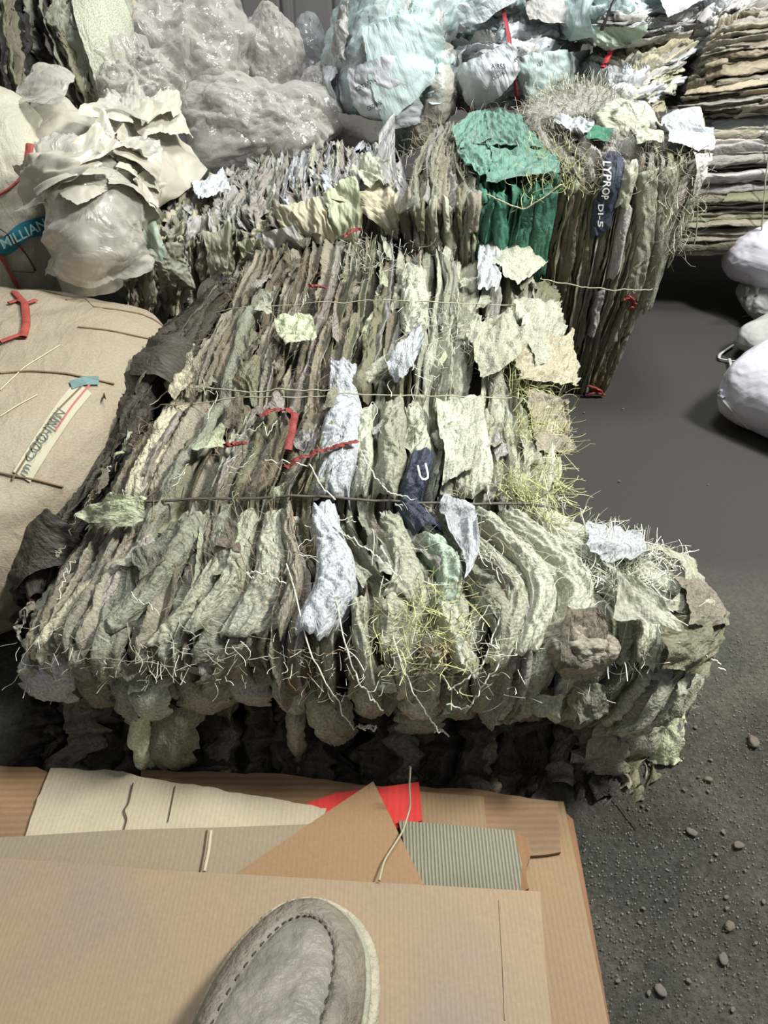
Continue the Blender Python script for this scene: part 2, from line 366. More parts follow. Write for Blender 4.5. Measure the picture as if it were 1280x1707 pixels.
def textmesh(s, size=1.0, font=None):
    cu = bpy.data.curves.new('t', 'FONT'); cu.body = s; cu.size = size; cu.align_x = 'CENTER'; cu.align_y = 'CENTER'; cu.resolution_u = 2
    cu.offset = .012 * size
    o = bpy.data.objects.new('t', cu); COL.objects.link(o)
    me = bpy.data.meshes.new_from_object(o.evaluated_get(bpy.context.evaluated_depsgraph_get()))
    import bmesh
    bm = bmesh.new(); bm.from_mesh(me); bmesh.ops.triangulate(bm, faces=bm.faces)
    bmesh.ops.subdivide_edges(bm, edges=[e for e in bm.edges if e.calc_length() > .12 * size], cuts=3, use_grid_fill=True)
    bmesh.ops.triangulate(bm, faces=bm.faces)
    V = np.array([v.co[:] for v in bm.verts]); Ft = np.array([[v.index for v in f.verts] for f in bm.faces])
    bm.free(); bpy.data.objects.remove(o); bpy.data.curves.remove(cu); bpy.data.meshes.remove(me)
    return V, Ft
def text_on(surf, body, a, b, hgt, n, mat, parent, name='printed_letters', follow=None):
    """letters laid on a surface from photo point a to b (baseline middle), letter height in photo pixels"""
    V, Ft = textmesh(body); wv = V[:, 0].max() - V[:, 0].min()
    a = np.array(a, float); b = np.array(b, float); d = b - a; Lg = np.linalg.norm(d); d /= Lg; nrm = np.array([d[1], -d[0]])
    x = (V[:, 0] - V[:, 0].min()) / wv; y = V[:, 1] / .7
    pp = a + d * (x * Lg)[:, None] + nrm * (y * hgt)[:, None]
    # local linear map photo -> (s,t)
    c = (a + b) / 2; s0, t0 = surf.inv(*c); e = .02
    p00 = np.array(project(surf.at(s0, t0, n))); ps = (np.array(project(surf.at(s0 + e, t0, n))) - np.array(project(surf.at(s0 - e, t0, n)))) / (2 * e)
    pt = (np.array(project(surf.at(s0, t0 + e, n))) - np.array(project(surf.at(s0, t0 - e, n)))) / (2 * e)
    st = np.linalg.solve(np.stack([ps, pt], 1), (pp - p00).T).T + [s0, t0]
    W = surf.at(st[:, 0], st[:, 1], np.full(len(st), n))
    return mk(name, W, Ft, mat, parent, uv=V[:, :2], smooth=False)

def blob(center, axes, rad, seed, e=2.3, amp=.01, f=5., nu=120, nv=80, amp2=.3, zmin=None, shape=None, amp3=.0):
    u = np.linspace(0, 2 * np.pi, nu + 1); v = np.linspace(-np.pi / 2, np.pi / 2, nv)
    U, Vv = np.meshgrid(u, v); sg = lambda x: np.sign(x) * np.abs(x) ** (2 / e)
    D = np.stack([sg(np.cos(Vv)) * sg(np.cos(U)), sg(np.cos(Vv)) * sg(np.sin(U)), sg(np.sin(Vv))], -1)
    if shape is not None: D = shape(D)
    L0 = D * np.array(rad); A = np.array(axes, float); A /= np.linalg.norm(A, axis=1)[:, None]
    Pn = L0 @ A; nd = Pn / (np.linalg.norm(Pn, axis=-1, keepdims=True) + 1e-9)
    k = amp * crumple3(Pn + seed, seed, f) + amp * amp2 * crumple3(Pn + seed, seed + 3, f * 3.2) + amp3 * crumple3(Pn + seed, seed + 4, f * 7)
    Pn = Pn + nd * k[..., None] + np.array(center)
    Pn[:, -1] = Pn[:, 0]
    if zmin is not None: Pn[..., 2] = np.maximum(Pn[..., 2], zmin)
    uvv = np.stack([L0[..., 0] + L0[..., 1] * .3, L0[..., 2] + L0[..., 1] * .8], -1)
    return Pn, gridF(nv, nu + 1), uvv
def ax(rz=0, rx=0, ry=0):
    M3 = Matrix.Rotation(R(rz), 3, 'Z') @ Matrix.Rotation(R(ry), 3, 'Y') @ Matrix.Rotation(R(rx), 3, 'X')
    return np.array(M3).T

def build_layers(surf, parent, specs, maxparts=100, name='folded_sack', rest='packed_sacks'):
    """specs: list of (fold kwargs, material). the first maxparts by size are parts, the rest one stuff part"""
    size = [(-(a['wd'] * abs(a['t1'] - a['t0']) * (1 + 12 * max(0, a.get('crest', 0) + .01))), i) for i, (a, m) in enumerate(specs)]
    order = [i for _, i in sorted(size)]; keep = set(order[:maxparts]); mb = MB()
    for i, (a, m) in enumerate(specs):
        V, Fq, uv = fold(surf, **a)
        if i in keep: mk(name, V, Fq, m, parent, uv=uv)
        else: mb.add(V, Fq, uv, m)
    if mb.V:
        o = mb.build(rest, None, parent); o['kind'] = 'stuff'

# ------------------------------------------------------------------ setting: concrete floor, sheet metal wall
m, nt, b = base_mat('concrete_floor'); MATS['floor'] = m
tc = N(nt, 'ShaderNodeTexCoord')
n_a = N(nt, 'ShaderNodeTexNoise'); n_a.inputs['Scale'].default_value = 2.2; n_a.inputs['Detail'].default_value = 8; n_a.inputs['Roughness'].default_value = .6
n_b = N(nt, 'ShaderNodeTexNoise'); n_b.inputs['Scale'].default_value = 75; n_b.inputs['Detail'].default_value = 8; n_b.inputs['Roughness'].default_value = .75
n_c = N(nt, 'ShaderNodeTexNoise'); n_c.inputs['Scale'].default_value = 9; n_c.inputs['Detail'].default_value = 6; n_c.inputs['Distortion'].default_value = .5
for q in (n_a, n_b, n_c): L(nt, tc.outputs['Object'], q.inputs['Vector'])
cr = N(nt, 'ShaderNodeValToRGB'); e = cr.color_ramp.elements; e[0].position = .36; e[0].color = (*srgb((104, 106, 95)), 1); e[1].position = .66; e[1].color = (*srgb((138, 131, 119)), 1)
L(nt, n_c.outputs[0], cr.inputs[0])
n_d = N(nt, 'ShaderNodeTexNoise'); n_d.inputs['Scale'].default_value = 190; n_d.inputs['Detail'].default_value = 4; n_d.inputs['Roughness'].default_value = .7; L(nt, tc.outputs['Object'], n_d.inputs['Vector'])
spk = N(nt, 'ShaderNodeMapRange'); L(nt, n_d.outputs[0], spk.inputs[0]); spk.inputs[1].default_value = .35; spk.inputs[2].default_value = .65; spk.inputs[3].default_value = .62; spk.inputs[4].default_value = 1.25
vsp = N(nt, 'ShaderNodeVectorMath', operation='SCALE'); L(nt, cr.outputs[0], vsp.inputs[0]); L(nt, spk.outputs[0], vsp.inputs['Scale'])
c = mixrgb(nt, 'MULTIPLY', .35, vsp.outputs[0], n_b.outputs[0])
# swept, darker floor further in; dusty grit near
sx = N(nt, 'ShaderNodeSeparateXYZ'); L(nt, tc.outputs['Object'], sx.inputs[0])
mr = N(nt, 'ShaderNodeMapRange'); L(nt, sx.outputs[1], mr.inputs[0]); mr.inputs[1].default_value = .45; mr.inputs[2].default_value = .95
ma = N(nt, 'ShaderNodeMath', operation='MULTIPLY_ADD'); L(nt, n_a.outputs[0], ma.inputs[0]); ma.inputs[1].default_value = .5; L(nt, mr.outputs[0], ma.inputs[2])
mk_ = N(nt, 'ShaderNodeMapRange'); L(nt, ma.outputs[0], mk_.inputs[0]); mk_.inputs[1].default_value = .45; mk_.inputs[2].default_value = 1.15
c = mixrgb(nt, 'MIX', mk_.outputs[0], c, srgb((61, 59, 55)))
L(nt, c, b.inputs['Base Color']); b.inputs['Roughness'].default_value = .75; b.inputs['Specular IOR Level'].default_value = .25
b1 = N(nt, 'ShaderNodeBump'); b1.inputs['Distance'].default_value = .03; L(nt, n_b.outputs[0], b1.inputs['Height'])
st = N(nt, 'ShaderNodeMapRange'); L(nt, mk_.outputs[0], st.inputs[0]); st.inputs[3].default_value = .9; st.inputs[4].default_value = .12
L(nt, st.outputs[0], b1.inputs['Strength']); L(nt, b1.outputs[0], b.inputs['Normal'])
X, Y = np.meshgrid(np.linspace(-3.2, 3.2, 200), np.linspace(-1.2, 3.4, 160))
Z = -.002 + .0016 * n1(X * .3 + Y * .11, 3, 1, 4) * n1(Y * .3, 4, 1, 4)
fl = mk('floor', np.stack([X, Y, Z], -1), gridF(160, 200), MATS['floor'], uv=np.stack([X, Y], -1), origin=np.zeros(3)); fl['kind'] = 'structure'; fl['label'] = 'dark dusty concrete floor'

wm = simple('grey_sheet_metal', (112, 110, 108), rough=.55, bump=.15, bscale=20, var=.12, vscale=3)
x = np.linspace(-3.2, 3.2, 1200); ridge = np.abs((x * 5.2 + .38) % 1 - .5); prof = -.018 * np.clip((.10 - ridge) / .03, 0, 1) + .006 * np.clip((.16 - ridge) / .02, 0, 1)
zz = np.linspace(-.01, 2.6, 8); XX, ZZ = np.meshgrid(x, zz)
wl = mk('wall_back', np.stack([XX, 3.3 + prof[None, :] + 0 * ZZ, ZZ], -1), gridF(8, 1200), wm, smooth=False, uv=np.stack([XX, ZZ], -1)); wl['kind'] = 'structure'; wl['label'] = 'grey ribbed sheet metal wall'

# ------------------------------------------------------------------ large flattened bale in front
rs = np.random.RandomState(7)
# each row: (photo x left, x right, photo y left, y right, height middle, drop of the sides)
rows_def = [
    (120, 1090, 1150, 1215, .105, .015), (60, 1150, 1125, 1180, .15, .02), (15, 1195, 1075, 1085, .205, .045), (70, 1150, 960, 975, .235, .075),
    (150, 952, 858, 858, .248, .04), (205, 945, 755, 765, .280, .06), (262, 935, 668, 672, .278, .06), (302, 925, 590, 598, .303, .07),
    (345, 915, 515, 520, .300, .07), (385, 900, 450, 458, .320, .07), (410, 885, 402, 398, .325, .07)]
rows = []
for (xl, xr, yl, yr, z, dr) in rows_def:
    row = []
    for f, k in ((0, 1), (.07, .35), (.3, .0), (.5, -.08), (.7, 0.0), (.93, .35), (1, 1)):
        row.append(P(xl + (xr - xl) * f, yl + (yr - yl) * f, z=z - dr * k))
    rows.append(row)
bk = [p + np.array([0, .04, -.12]) for p in rows[-1]]
rows = [[p + np.array([0, .05, -.05]) for p in rows[0]]] + rows + [bk]
MBS = Surf(rows, 181, 241)
TR = [MBS.inv(540, y)[1] for y in (842, 663, 512)]
bale = thing('sack_bale', (0, .95, 0), 'large flattened bale of used grey-green woven sacks on the floor in front of the cardboard', 'bale of sacks', None)
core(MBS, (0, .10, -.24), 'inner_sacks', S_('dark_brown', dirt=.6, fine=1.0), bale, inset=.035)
lowr = [[P(x, yb + 30, z=.002) for x, yb in ((-40, 1285), (250, 1300), (480, 1305), (700, 1310), (900, 1312), (1040, 1300), (1125, 1262))],  # extra row added across the floor gap to darken it like shadow
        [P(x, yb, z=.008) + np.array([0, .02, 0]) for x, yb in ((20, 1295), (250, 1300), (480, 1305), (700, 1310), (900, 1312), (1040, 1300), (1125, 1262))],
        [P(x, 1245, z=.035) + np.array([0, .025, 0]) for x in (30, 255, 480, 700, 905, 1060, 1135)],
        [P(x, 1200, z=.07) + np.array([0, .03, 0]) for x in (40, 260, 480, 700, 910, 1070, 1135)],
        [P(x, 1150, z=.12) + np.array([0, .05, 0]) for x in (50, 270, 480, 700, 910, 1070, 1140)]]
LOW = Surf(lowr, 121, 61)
def main_col(s, t, r):
    # older brown sacks at the far left, pale green-grey ones at the right and in front
    u = r.rand()
    if s < .14: c = ['mauve', 'brown', 'taupe', 'sage', 'grey_green'] if t < .33 else ['brown', 'taupe', 'dark_brown', 'brown', 'mauve']
    elif s < .45: c = ['taupe', 'mauve', 'sage', 'brown', 'grey_green'] if t < .4 else ['taupe', 'brown', 'olive', 'taupe', 'mauve', 'brown']
    elif s < .6: c = ['sage', 'sage_light', 'taupe', 'grey_green'] if t < .5 else ['taupe', 'grey', 'sage', 'olive', 'brown']
    else: c = ['sage', 'sage_light', 'sage', 'grey_green', 'sage_light', 'grey']
    return c[int(u * len(c))]
specs = []
s = .004; i = 0
while s < .996:
    wd = float(np.clip(rs.lognormal(math.log(.0115), .45), .006, .030))
    cuts = [0.0]; x = 0.02
    t = rs.choice([.0, .0, -.015, .02])
    brk = sorted(set([t, 1.0] + ([TR[0] + rs.uniform(-.06, .03)] if rs.rand() < .35 else []) + ([TR[1] + rs.uniform(-.05, .05)] if rs.rand() < .5 else []) + ([TR[2] + rs.uniform(-.06, .04)] if rs.rand() < .35 else [])))
    for a, bb in zip(brk[:-1], brk[1:]):
        sm = s + wd / 2; i += 1
        cname = main_col(sm, (a + bb) / 2, rs)
        mt = S_(cname, weave=1.0 if a < .35 else .6)
        sideface = .012 * max(0, 1 - 10 * min(sm, 1 - sm))
        Ln = (bb - a)
        specs.append((dict(s0=sm, wd=wd * rs.uniform(1.25, 1.9), t0=a - rs.uniform(.0, .03), t1=bb + rs.uniform(.0, .03), seed=100 + i * 17, crest=rs.uniform(-.018, .009) - sideface,
                           depth=.034, NT=int(60 + 260 * Ln), M=25, p=rs.choice([1.15, 1.4, 1.8, 3.2]), amp=.0040, wander=.5, wn=.5, cn=.012, lean=rs.uniform(-.8, .8), tilt=rs.uniform(-.8, .8),
                           pinch=TR, pd=.012, jag=.012, an=.16, fr=48), mt))
    s += wd
# sacks that stand out
def special(px0, py0, px1, py1, wpx, cname, crest=.010, seed=1, **k):
    a = MBS.inv(px0, py0); c = MBS.inv(px1, py1); mid = MBS.inv((px0 + px1) / 2, (py0 + py1) / 2); e2 = MBS.inv((px0 + px1) / 2 + wpx, (py0 + py1) / 2)
    wd = abs(e2[0] - mid[0])
    if a[1] > c[1]: a, c = c, a
    kk = dict(s0=(a[0] + c[0]) / 2, wd=wd, t0=a[1], t1=c[1], seed=seed, crest=crest, depth=.028, NT=150, M=41, p=3.0, amp=.0045, wander=.08, wn=.10, cn=.004, pinch=TR, pd=.010,
              slope=(c[0] - a[0]) / (c[1] - a[1]), an=.22, fr=34)
    kk['crest'] = crest + (seed * 7 % 5 - 2) * .0035; kk['tilt'] = ((seed * 13) % 7 - 3) * .12; kk.update(k); return (kk, cname if not isinstance(cname, str) else S_(cname, dirt=.15))
specs += [
    special(550, 835, 575, 610, 62, 'white', .016, 11), special(520, 1060, 545, 850, 60, 'white', .016, 12, jag=.02),
    special(215, 835, 330, 600, 52, 'cream', .010, 13), special(60, 1110, 150, 960, 60, 'cream', .004, 15, wn=.3),
    special(740, 1010, 712, 900, 44, 'mint', .014, 16), special(715, 896, 703, 765, 44, 'navy', .014, 17, jag=.002), special(703, 768, 690, 670, 42, 'sage_light', .014, 18),
    special(780, 1120, 740, 1000, 44, 'sage_light', .012, 19), special(400, 1060, 470, 850, 70, 'sage_light', .012, 20), special(330, 1050, 420, 850, 40, 'sage', .008, 21),
    special(640, 835, 655, 672, 44, 'sage', .012, 22), special(600, 830, 610, 670, 36, 'sage_light', .010, 23), special(790, 830, 770, 680, 60, 'sage_light', .012, 24),
    special(850, 820, 830, 690, 44, 'sage', .010, 25), special(660, 1000, 660, 850, 50, 'sage', .012, 26), special(880, 1090, 800, 860, 44, 'sage_light', .012, 27),
    special(830, 1110, 775, 880, 40, 'sage', .010, 28), special(930, 1080, 850, 860, 38, 'sage_light', .013, 29), special(1070, 1110, 900, 880, 60, 'sage_light', .014, 30),
    special(690, 560, 690, 450, 50, 'sage_light', .014, 31), special(735, 450, 730, 398, 40, 'grey_green', .016, 32), special(605, 640, 690, 560, 40, 'sage', .010, 33),
    special(190, 1050, 330, 870, 36, 'grey_green', .010, 34), special(255, 1080, 380, 880, 40, 'sage', .010, 35), special(130, 1060, 250, 900, 34, 'mauve', .008, 36),
    special(460, 1060, 480, 850, 26, 'taupe', .010, 37), special(400, 660, 410, 600, 50, 'olive', .010, 38), special(620, 1140, 600, 1000, 36, 'sage', .010, 39),
]
build_layers(MBS, bale, specs, 100)
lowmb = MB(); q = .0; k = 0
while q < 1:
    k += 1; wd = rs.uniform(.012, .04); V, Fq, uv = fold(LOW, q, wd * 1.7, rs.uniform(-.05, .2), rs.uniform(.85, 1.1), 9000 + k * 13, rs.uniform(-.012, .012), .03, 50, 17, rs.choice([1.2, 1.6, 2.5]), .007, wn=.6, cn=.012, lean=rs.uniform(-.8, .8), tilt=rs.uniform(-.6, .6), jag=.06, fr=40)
    lowmb.add(V, Fq, uv, S_(['dark_brown', 'black_sack', 'dark_brown', 'brown'][k % 4] if q < .84 else ['sage', 'taupe', 'olive'][k % 3], dirt=.5)); q += wd  # near-black cloth colours stand in for the shade under the bale front
_o = lowmb.build('shade_dark_lower_sacks', None, bale); _o['kind'] = 'stuff'
# loose sheets thrown up on the bale
fl_defs = [
    ([(735, 838), (790, 862), (795, 905), (762, 985)], 'white', (.012, .012, .016, .012), 41),
    ([(770, 560), (840, 545), (870, 600), (800, 650)], 'sage', (.004, .02, .03, .012), 42),
    ([(800, 430), (850, 370), (885, 440), (850, 500)], 'sage_light', (.01, .05, .04, .02), 43),
    ([(790, 400), (830, 385), (870, 420), (810, 480)], 'olive', (.006, .045, .05, .012), 57),
    ([(790, 450), (830, 440), (825, 500), (790, 500)], 'white', (.01, .014, .014, .01), 44),
    ([(150, 880), (200, 845), (262, 855), (235, 895)], 'pale_green', (.012, .014, .016, .012), 45),
    ([(460, 560), (520, 545), (535, 590), (480, 600)], 'pale_green', (.014, .016, .018, .014), 46),
    ([(640, 620), (700, 560), (705, 590), (660, 660)], 'white', (.012, .016, .012, .012), 47),
    ([(230, 940), (290, 900), (330, 890), (250, 990)], 'grey_green', (.01, .012, .02, .016), 48),
    ([(840, 585), (925, 575), (930, 665), (860, 650)], 'cream', (.0, .03, .03, .01), 49),
    ([(850, 520), (905, 520), (930, 600), (880, 620)], 'sage_light', (.01, .025, .02, .01), 50),
    ([(965, 895), (1040, 910), (1030, 970), (960, 940)], 'white', (.012, .014, .02, .014), 51),
    ([(990, 960), (1060, 1020), (1095, 1075), (1000, 1050)], 'sage_light', (.016, .03, .04, .03), 52),
    ([(1060, 930), (1130, 960), (1160, 1040), (1090, 1030)], 'sage', (.01, .02, .01, .01), 53),
    ([(1090, 1040), (1190, 1050), (1150, 1120), (1080, 1110)], 'olive', (.016, .006, .01, .016), 54),
    ([(1100, 985), (1165, 1000), (1195, 1060), (1120, 1060)], 'taupe', (.02, .012, .012, .02), 55),
    ([(925, 1030), (985, 1035), (1000, 1100), (915, 1110)], 'brown', (.02, .024, .02, .016), 56),
    ([(720, 690), (800, 690), (790, 790), (730, 820)], 'sage_light', (.016, .02, .018, .014), 58),
    ([(870, 660), (935, 670), (945, 760), (890, 760)], 'taupe', (.0, .0, .0, .0), 59),
    ([(290, 640), (335, 590), (340, 640), (300, 690)], 'cream', (.01, .012, .012, .01), 60),
    ([(880, 470), (905, 490), (915, 560), (885, 560)], 'olive', (.0, .02, .02, .0), 62),
]
for q, c, lf, sd in fl_defs:
    V, Fq, uv = flap(MBS, q, sd, n0=.010, lift=lf, amp=.008, fr=30, jag=.06)
    mk('loose_flap', V, Fq, S_(c, dirt=.5), bale, uv=uv)
# packed folds down both long sides
for sgn, ci in ((1, -1), (-1, 0)):
    tops = [rows[k_][ci] for k_ in range(2, 12)]
    srow = [[p * [1, 1, 0] + np.array([.0, 0, .004]) + np.array([-sgn * .075, 0, 0]) for p in tops], [p * [1, 1, .5] + np.array([-sgn * .050, 0, 0]) for p in tops], [p + np.array([-sgn * .034, 0, .0]) for p in tops], [p + np.array([-sgn * .05, 0, .01]) for p in tops]]
    SD = Surf(srow, 121, 41); SD.nn *= np.sign(SD.nn[..., 0].mean() * sgn); sd_ = MB(); q = 0.; k = 0
    while q < 1:
        k += 1; wd = rs.uniform(.012, .04); V, Fq, uv = fold(SD, q, wd * 1.7, rs.uniform(-.03, .1), rs.uniform(.85, 1.0), 9900 + k * 13 + sgn, rs.uniform(-.020, -.002), .03, 40, 15, rs.choice([1.2, 1.6, 2.5]), .006, wn=.5, cn=.010, lean=rs.uniform(-.8, .8), tilt=rs.uniform(-.6, .6), jag=.04, fr=40)
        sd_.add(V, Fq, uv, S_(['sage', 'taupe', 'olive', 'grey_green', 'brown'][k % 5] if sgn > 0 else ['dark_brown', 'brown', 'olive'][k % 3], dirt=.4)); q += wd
    _o = sd_.build('side_packed_sacks', None, bale); _o['kind'] = 'stuff'
# small torn scraps and twisted ends all over the top
scr = MB()
for k in range(150):
    a = rs.uniform(.03, .97); b_ = rs.uniform(.14, .97)
    wd = rs.uniform(.012, .035); hh = rs.uniform(.02, .055); an_ = rs.randn() * .5
    c_, s__ = math.cos(an_), math.sin(an_)
    q4 = [(a + (c_ * x - s__ * y * .7) * 1.0, min(1, max(0, b_ + (s__ * x * .6 + c_ * y)))) for x, y in ((-wd / 2, -hh / 2), (wd / 2, -hh / 2), (wd / 2 * rs.uniform(.3, 1), hh / 2), (-wd / 2 * rs.uniform(.3, 1), hh / 2))]
    V, Fq, uv = flap(MBS, q4, 7000 + k, n0=rs.uniform(.0, .010), lift=tuple(rs.uniform(-.008, .014, 4)), amp=.006, fr=40, NX=18, NY=22, px=False, jag=.12)
    scr.add(V, Fq, uv, S_(main_col(a, b_, rs) if rs.rand() < .8 else ['sage_light', 'grey_white', 'pale_green'][k % 3], dirt=.3))
_o = scr.build('torn_scraps', None, bale); _o['kind'] = 'stuff'
# bulbous crumpled knots of cloth
for (px, py, rx_, c, sd) in [(955, 1078, .030, 'taupe', 3), (755, 745, .024, 'sage_light', 5)]:
    s_, t_ = MBS.inv(px, py); c0 = MBS.at(s_, t_, .006)
    V, Fq, uv = blob(c0, ax(20 * sd), (rx_, rx_ * 1.25, rx_ * .8), sd, 2.2, rx_ * .28, 1 / rx_ * .55, 70, 50, .45, amp3=rx_ * .06)
    mk('crumpled_sack', V, Fq, S_(c, dirt=.35), bale, uv=uv)
# flaps hanging from the front edge into the dark gap; (top photo point, bottom photo point, width px, colour)
def hang(px0, py0, z0, px1, py1, z1, wpx, cname, seed, parent, fr=14, amp=.007, bend=.015, name='hanging_flap', dirt=.4, y0=None, y1=None, wbot=1.0):
    a = P(px0, py0, z=z0); c = P(px1, py1, z=z1)
    n, mm = 46, 22
    t = np.linspace(0, 1, n)[:, None]; q = np.linspace(-1, 1, mm)[None, :]
    d = c - a; Lg = np.linalg.norm(d); side = np.array([1, 0, 0]) - d * d[0] / Lg**2; side /= np.linalg.norm(side); nn = np.cross(side, d / Lg); nn *= -np.sign(nn[1])
    wm_ = wpx / F * .78
    W = wm_ / 2 * (1 + (wbot - 1) * t) * (1 + .2 * n1(t, seed, 2, 3))
    jag = .05 * n1(q, seed + 3, 2, 4)
    tt = t * (1 + .5 * jag * t)
    Xs = W * q; Ys = tt * Lg
    off = amp * crumple(Xs + 0 * Ys, Ys + 0 * Xs, seed, fr, 7, .6) + amp * .5 * crumple(Xs + 0 * Ys, Ys + 0 * Xs, seed + 1, fr * 3, 5, .6) + bend * np.sin(np.pi * t) * (1 + 0 * q) + .012 * np.abs(q) ** 2 * -1
    V = a + d * tt[..., None] + side * Xs[..., None] + nn * off[..., None]
    V[..., 2] = np.maximum(V[..., 2], .004)
    return mk(name, V, gridF(n, mm), S_(cname, dirt=dirt), parent, uv=np.stack([Xs + 0 * Ys, Ys + 0 * Xs], -1))
hang_defs = [
    (90, 1080, .17, 75, 1170, .11, 100, 'grey_white'), (150, 1100, .17, 175, 1180, .10, 70, 'brown'), (205, 1110, .16, 235, 1215, .08, 60, 'grey_green'),
    (250, 1130, .15, 255, 1200, .10, 70, 'sage_light'), (230, 1190, .11, 240, 1285, .02, 40, 'pale_green'), (290, 1180, .11, 280, 1280, .02, 100, 'olive'),
    (330, 1120, .15, 345, 1190, .09, 90, 'taupe'), (410, 1110, .15, 400, 1175, .10, 110, 'mauve'), 
    (470, 1120, .15, 500, 1200, .08, 60, 'sage'), (492, 1180, .10, 495, 1262, .03, 34, 'taupe'), (520, 1140, .14, 560, 1250, .05, 50, 'sage'), (560, 1160, .12, 575, 1240, .05, 50, 'grey_green'),
    (600, 1110, .15, 625, 1200, .08, 60, 'sage'), (690, 1130, .15, 705, 1200, .09, 70, 'sage_light'), (750, 1130, .15, 770, 1200, .09, 60, 'taupe'),
    (810, 1120, .15, 840, 1210, .08, 70, 'sage_light'), (860, 1140, .14, 880, 1205, .08, 60, 'olive'), (900, 1120, .14, 925, 1190, .09, 70, 'sage'),
    (960, 1130, .13, 960, 1210, .07, 80, 'grey_green'), (1010, 1110, .14, 960, 1210, .07, 90, 'mauve'), (1090, 1100, .12, 1100, 1185, .06, 110, 'olive'),
    (1060, 1180, .07, 1060, 1265, .01, 120, 'sage'), (1120, 1170, .06, 1110, 1275, .004, 60, 'pale_green'), (1000, 1190, .07, 1010, 1295, .004, 90, 'taupe'),
    
     (700, 1170, .10, 700, 1225, .06, 90, 'grey_green')]
for k, h in enumerate(hang_defs): hang(*h[:8], 300 + k * 7, bale, dirt=.55)
# baling twine and tapes
tw = simple('pale_twine', (172, 168, 142), rough=.6); tw2 = simple('grey_wire', (96, 88, 78), rough=.5); red = simple('faded_red_tape', (138, 60, 54), rough=.5, var=.25, vscale=60, bump=.5, bscale=200)
grn = simple('yellow_green_threads', (206, 206, 150), rough=.6); wht = simple('pale_threads', (224, 226, 208), rough=.6); brn = simple('brown_threads', (150, 128, 100), rough=.7)
for path, rr, mt, n_ in [([(180, 850), (260, 843), (380, 838), (540, 834), (660, 842), (760, 846), (860, 850), (945, 856)], .0017, tw2, .010),
                         ([(255, 692), (330, 680), (420, 672), (540, 668), (620, 664), (720, 672), (850, 672)], .0010, tw, .010),
                         ([(350, 530), (470, 518), (560, 510), (660, 508), (760, 512), (880, 520)], .0010, tw, .008),
                         ([(200, 690), (310, 655), (420, 668), (470, 664), (550, 664)], .0011, tw, .016)]:
    V, Fq = rope(MBS, path, rr, n=n_, seed=len(path)); mk('binding_twine', V, Fq, mt, bale)
for path in [[(432, 715), (470, 702), (494, 712), (492, 740), (484, 770)], [(480, 792), (505, 778), (540, 768), (598, 756)], [(385, 765), (418, 760)], [(520, 492), (548, 497)], [(600, 395), (575, 412)]]:
    V, Fq = rope(MBS, path, .005, n=.020, seed=9, nn=50, sides=8, flat=.25); mk('red_tape', V, Fq, red, bale)
# frayed weave ends
rs = np.random.RandomState(11)
mb = MB()
tufts(MBS, mb, [(x, y) for x, y in zip(rs.uniform(850, 930, 40), rs.uniform(640, 880, 40))], rs, grn, 14, .032, .008)
tufts(MBS, mb, [(x, y) for x, y in zip(rs.uniform(960, 1120, 50), rs.uniform(890, 1000, 50))], rs, wht, 12, .03, .010)
tufts(MBS, mb, [(x, y) for x, y in zip(rs.uniform(640, 780, 40), rs.uniform(990, 1120, 40))], rs, grn, 6, .028, .010)
tufts(MBS, mb, [(x, y) for x, y in zip(rs.uniform(670, 860, 30), rs.uniform(520, 650, 30))], rs, wht, 8, .03, .010)
tufts(MBS, mb, [(x, y) for x, y in zip(rs.uniform(560, 700, 24), rs.uniform(400, 470, 24))], rs, wht, 8, .026, .010)
tufts(MBS, mb, [(x, y) for x, y in zip(rs.uniform(330, 560, 40), rs.uniform(430, 640, 40))], rs, brn, 9, .03, .012)
tufts(MBS, mb, [(x, y) for x, y in zip(rs.uniform(780, 880, 16), rs.uniform(380, 440, 16))], rs, grn, 10, .03, .008)
tufts(MBS, mb, [(x, y) for x, y in zip(rs.uniform(40, 1120, 90), rs.uniform(1060, 1150, 90))], rs, wht, 4, .020, .008, r=.0003)
tufts(MBS, mb, [(x, y) for x, y in zip(rs.uniform(560, 1120, 50), rs.uniform(850, 1100, 50))], rs, wht, 4, .03, .012)
tufts(MBS, mb, [(x, y) for x, y in zip(rs.uniform(180, 560, 60), rs.uniform(640, 1000, 60))], rs, brn, 5, .03, .012)
tufts(MBS, mb, [(725, 1085)] * 2, rs, simple('rusty_threads', (176, 150, 120), rough=.7), 40, .016, .006)
o = mb.build('frayed_fibres', None, bale); o['kind'] = 'stuff'
# long dangling strands
mb = MB()
strands = [[(480, 960), (500, 1020), (560, 1130), (600, 1180), (628, 1205)], [(610, 1190), (600, 1205), (622, 1212), (632, 1190), (600, 1180)], [(560, 1010), (600, 1110), (640, 1160)], [(650, 1060), (690, 1130), (740, 1235), (755, 1225), (725, 1205)],
           [(430, 985), (420, 968), (445, 970), (480, 990)], [(830, 1040), (800, 1100), (750, 1130)], [(740, 1150), (780, 1160), (800, 1120), (830, 1090)], [(560, 900), (640, 960), (668, 985)],
           [(600, 770), (650, 835), (690, 850)], [(450, 785), (520, 790), (560, 850)], [(1000, 920), (1060, 905), (1100, 930), (1140, 950)], [(1040, 980), (1070, 1040), (1100, 1080), (1180, 1115)]]
for k, st_ in enumerate(strands):
    V, Fq = rope(MBS, st_, .0008, n=.020, seed=50 + k, nn=60, noise=.006, sides=5); mb.add(V, Fq, None, wht)
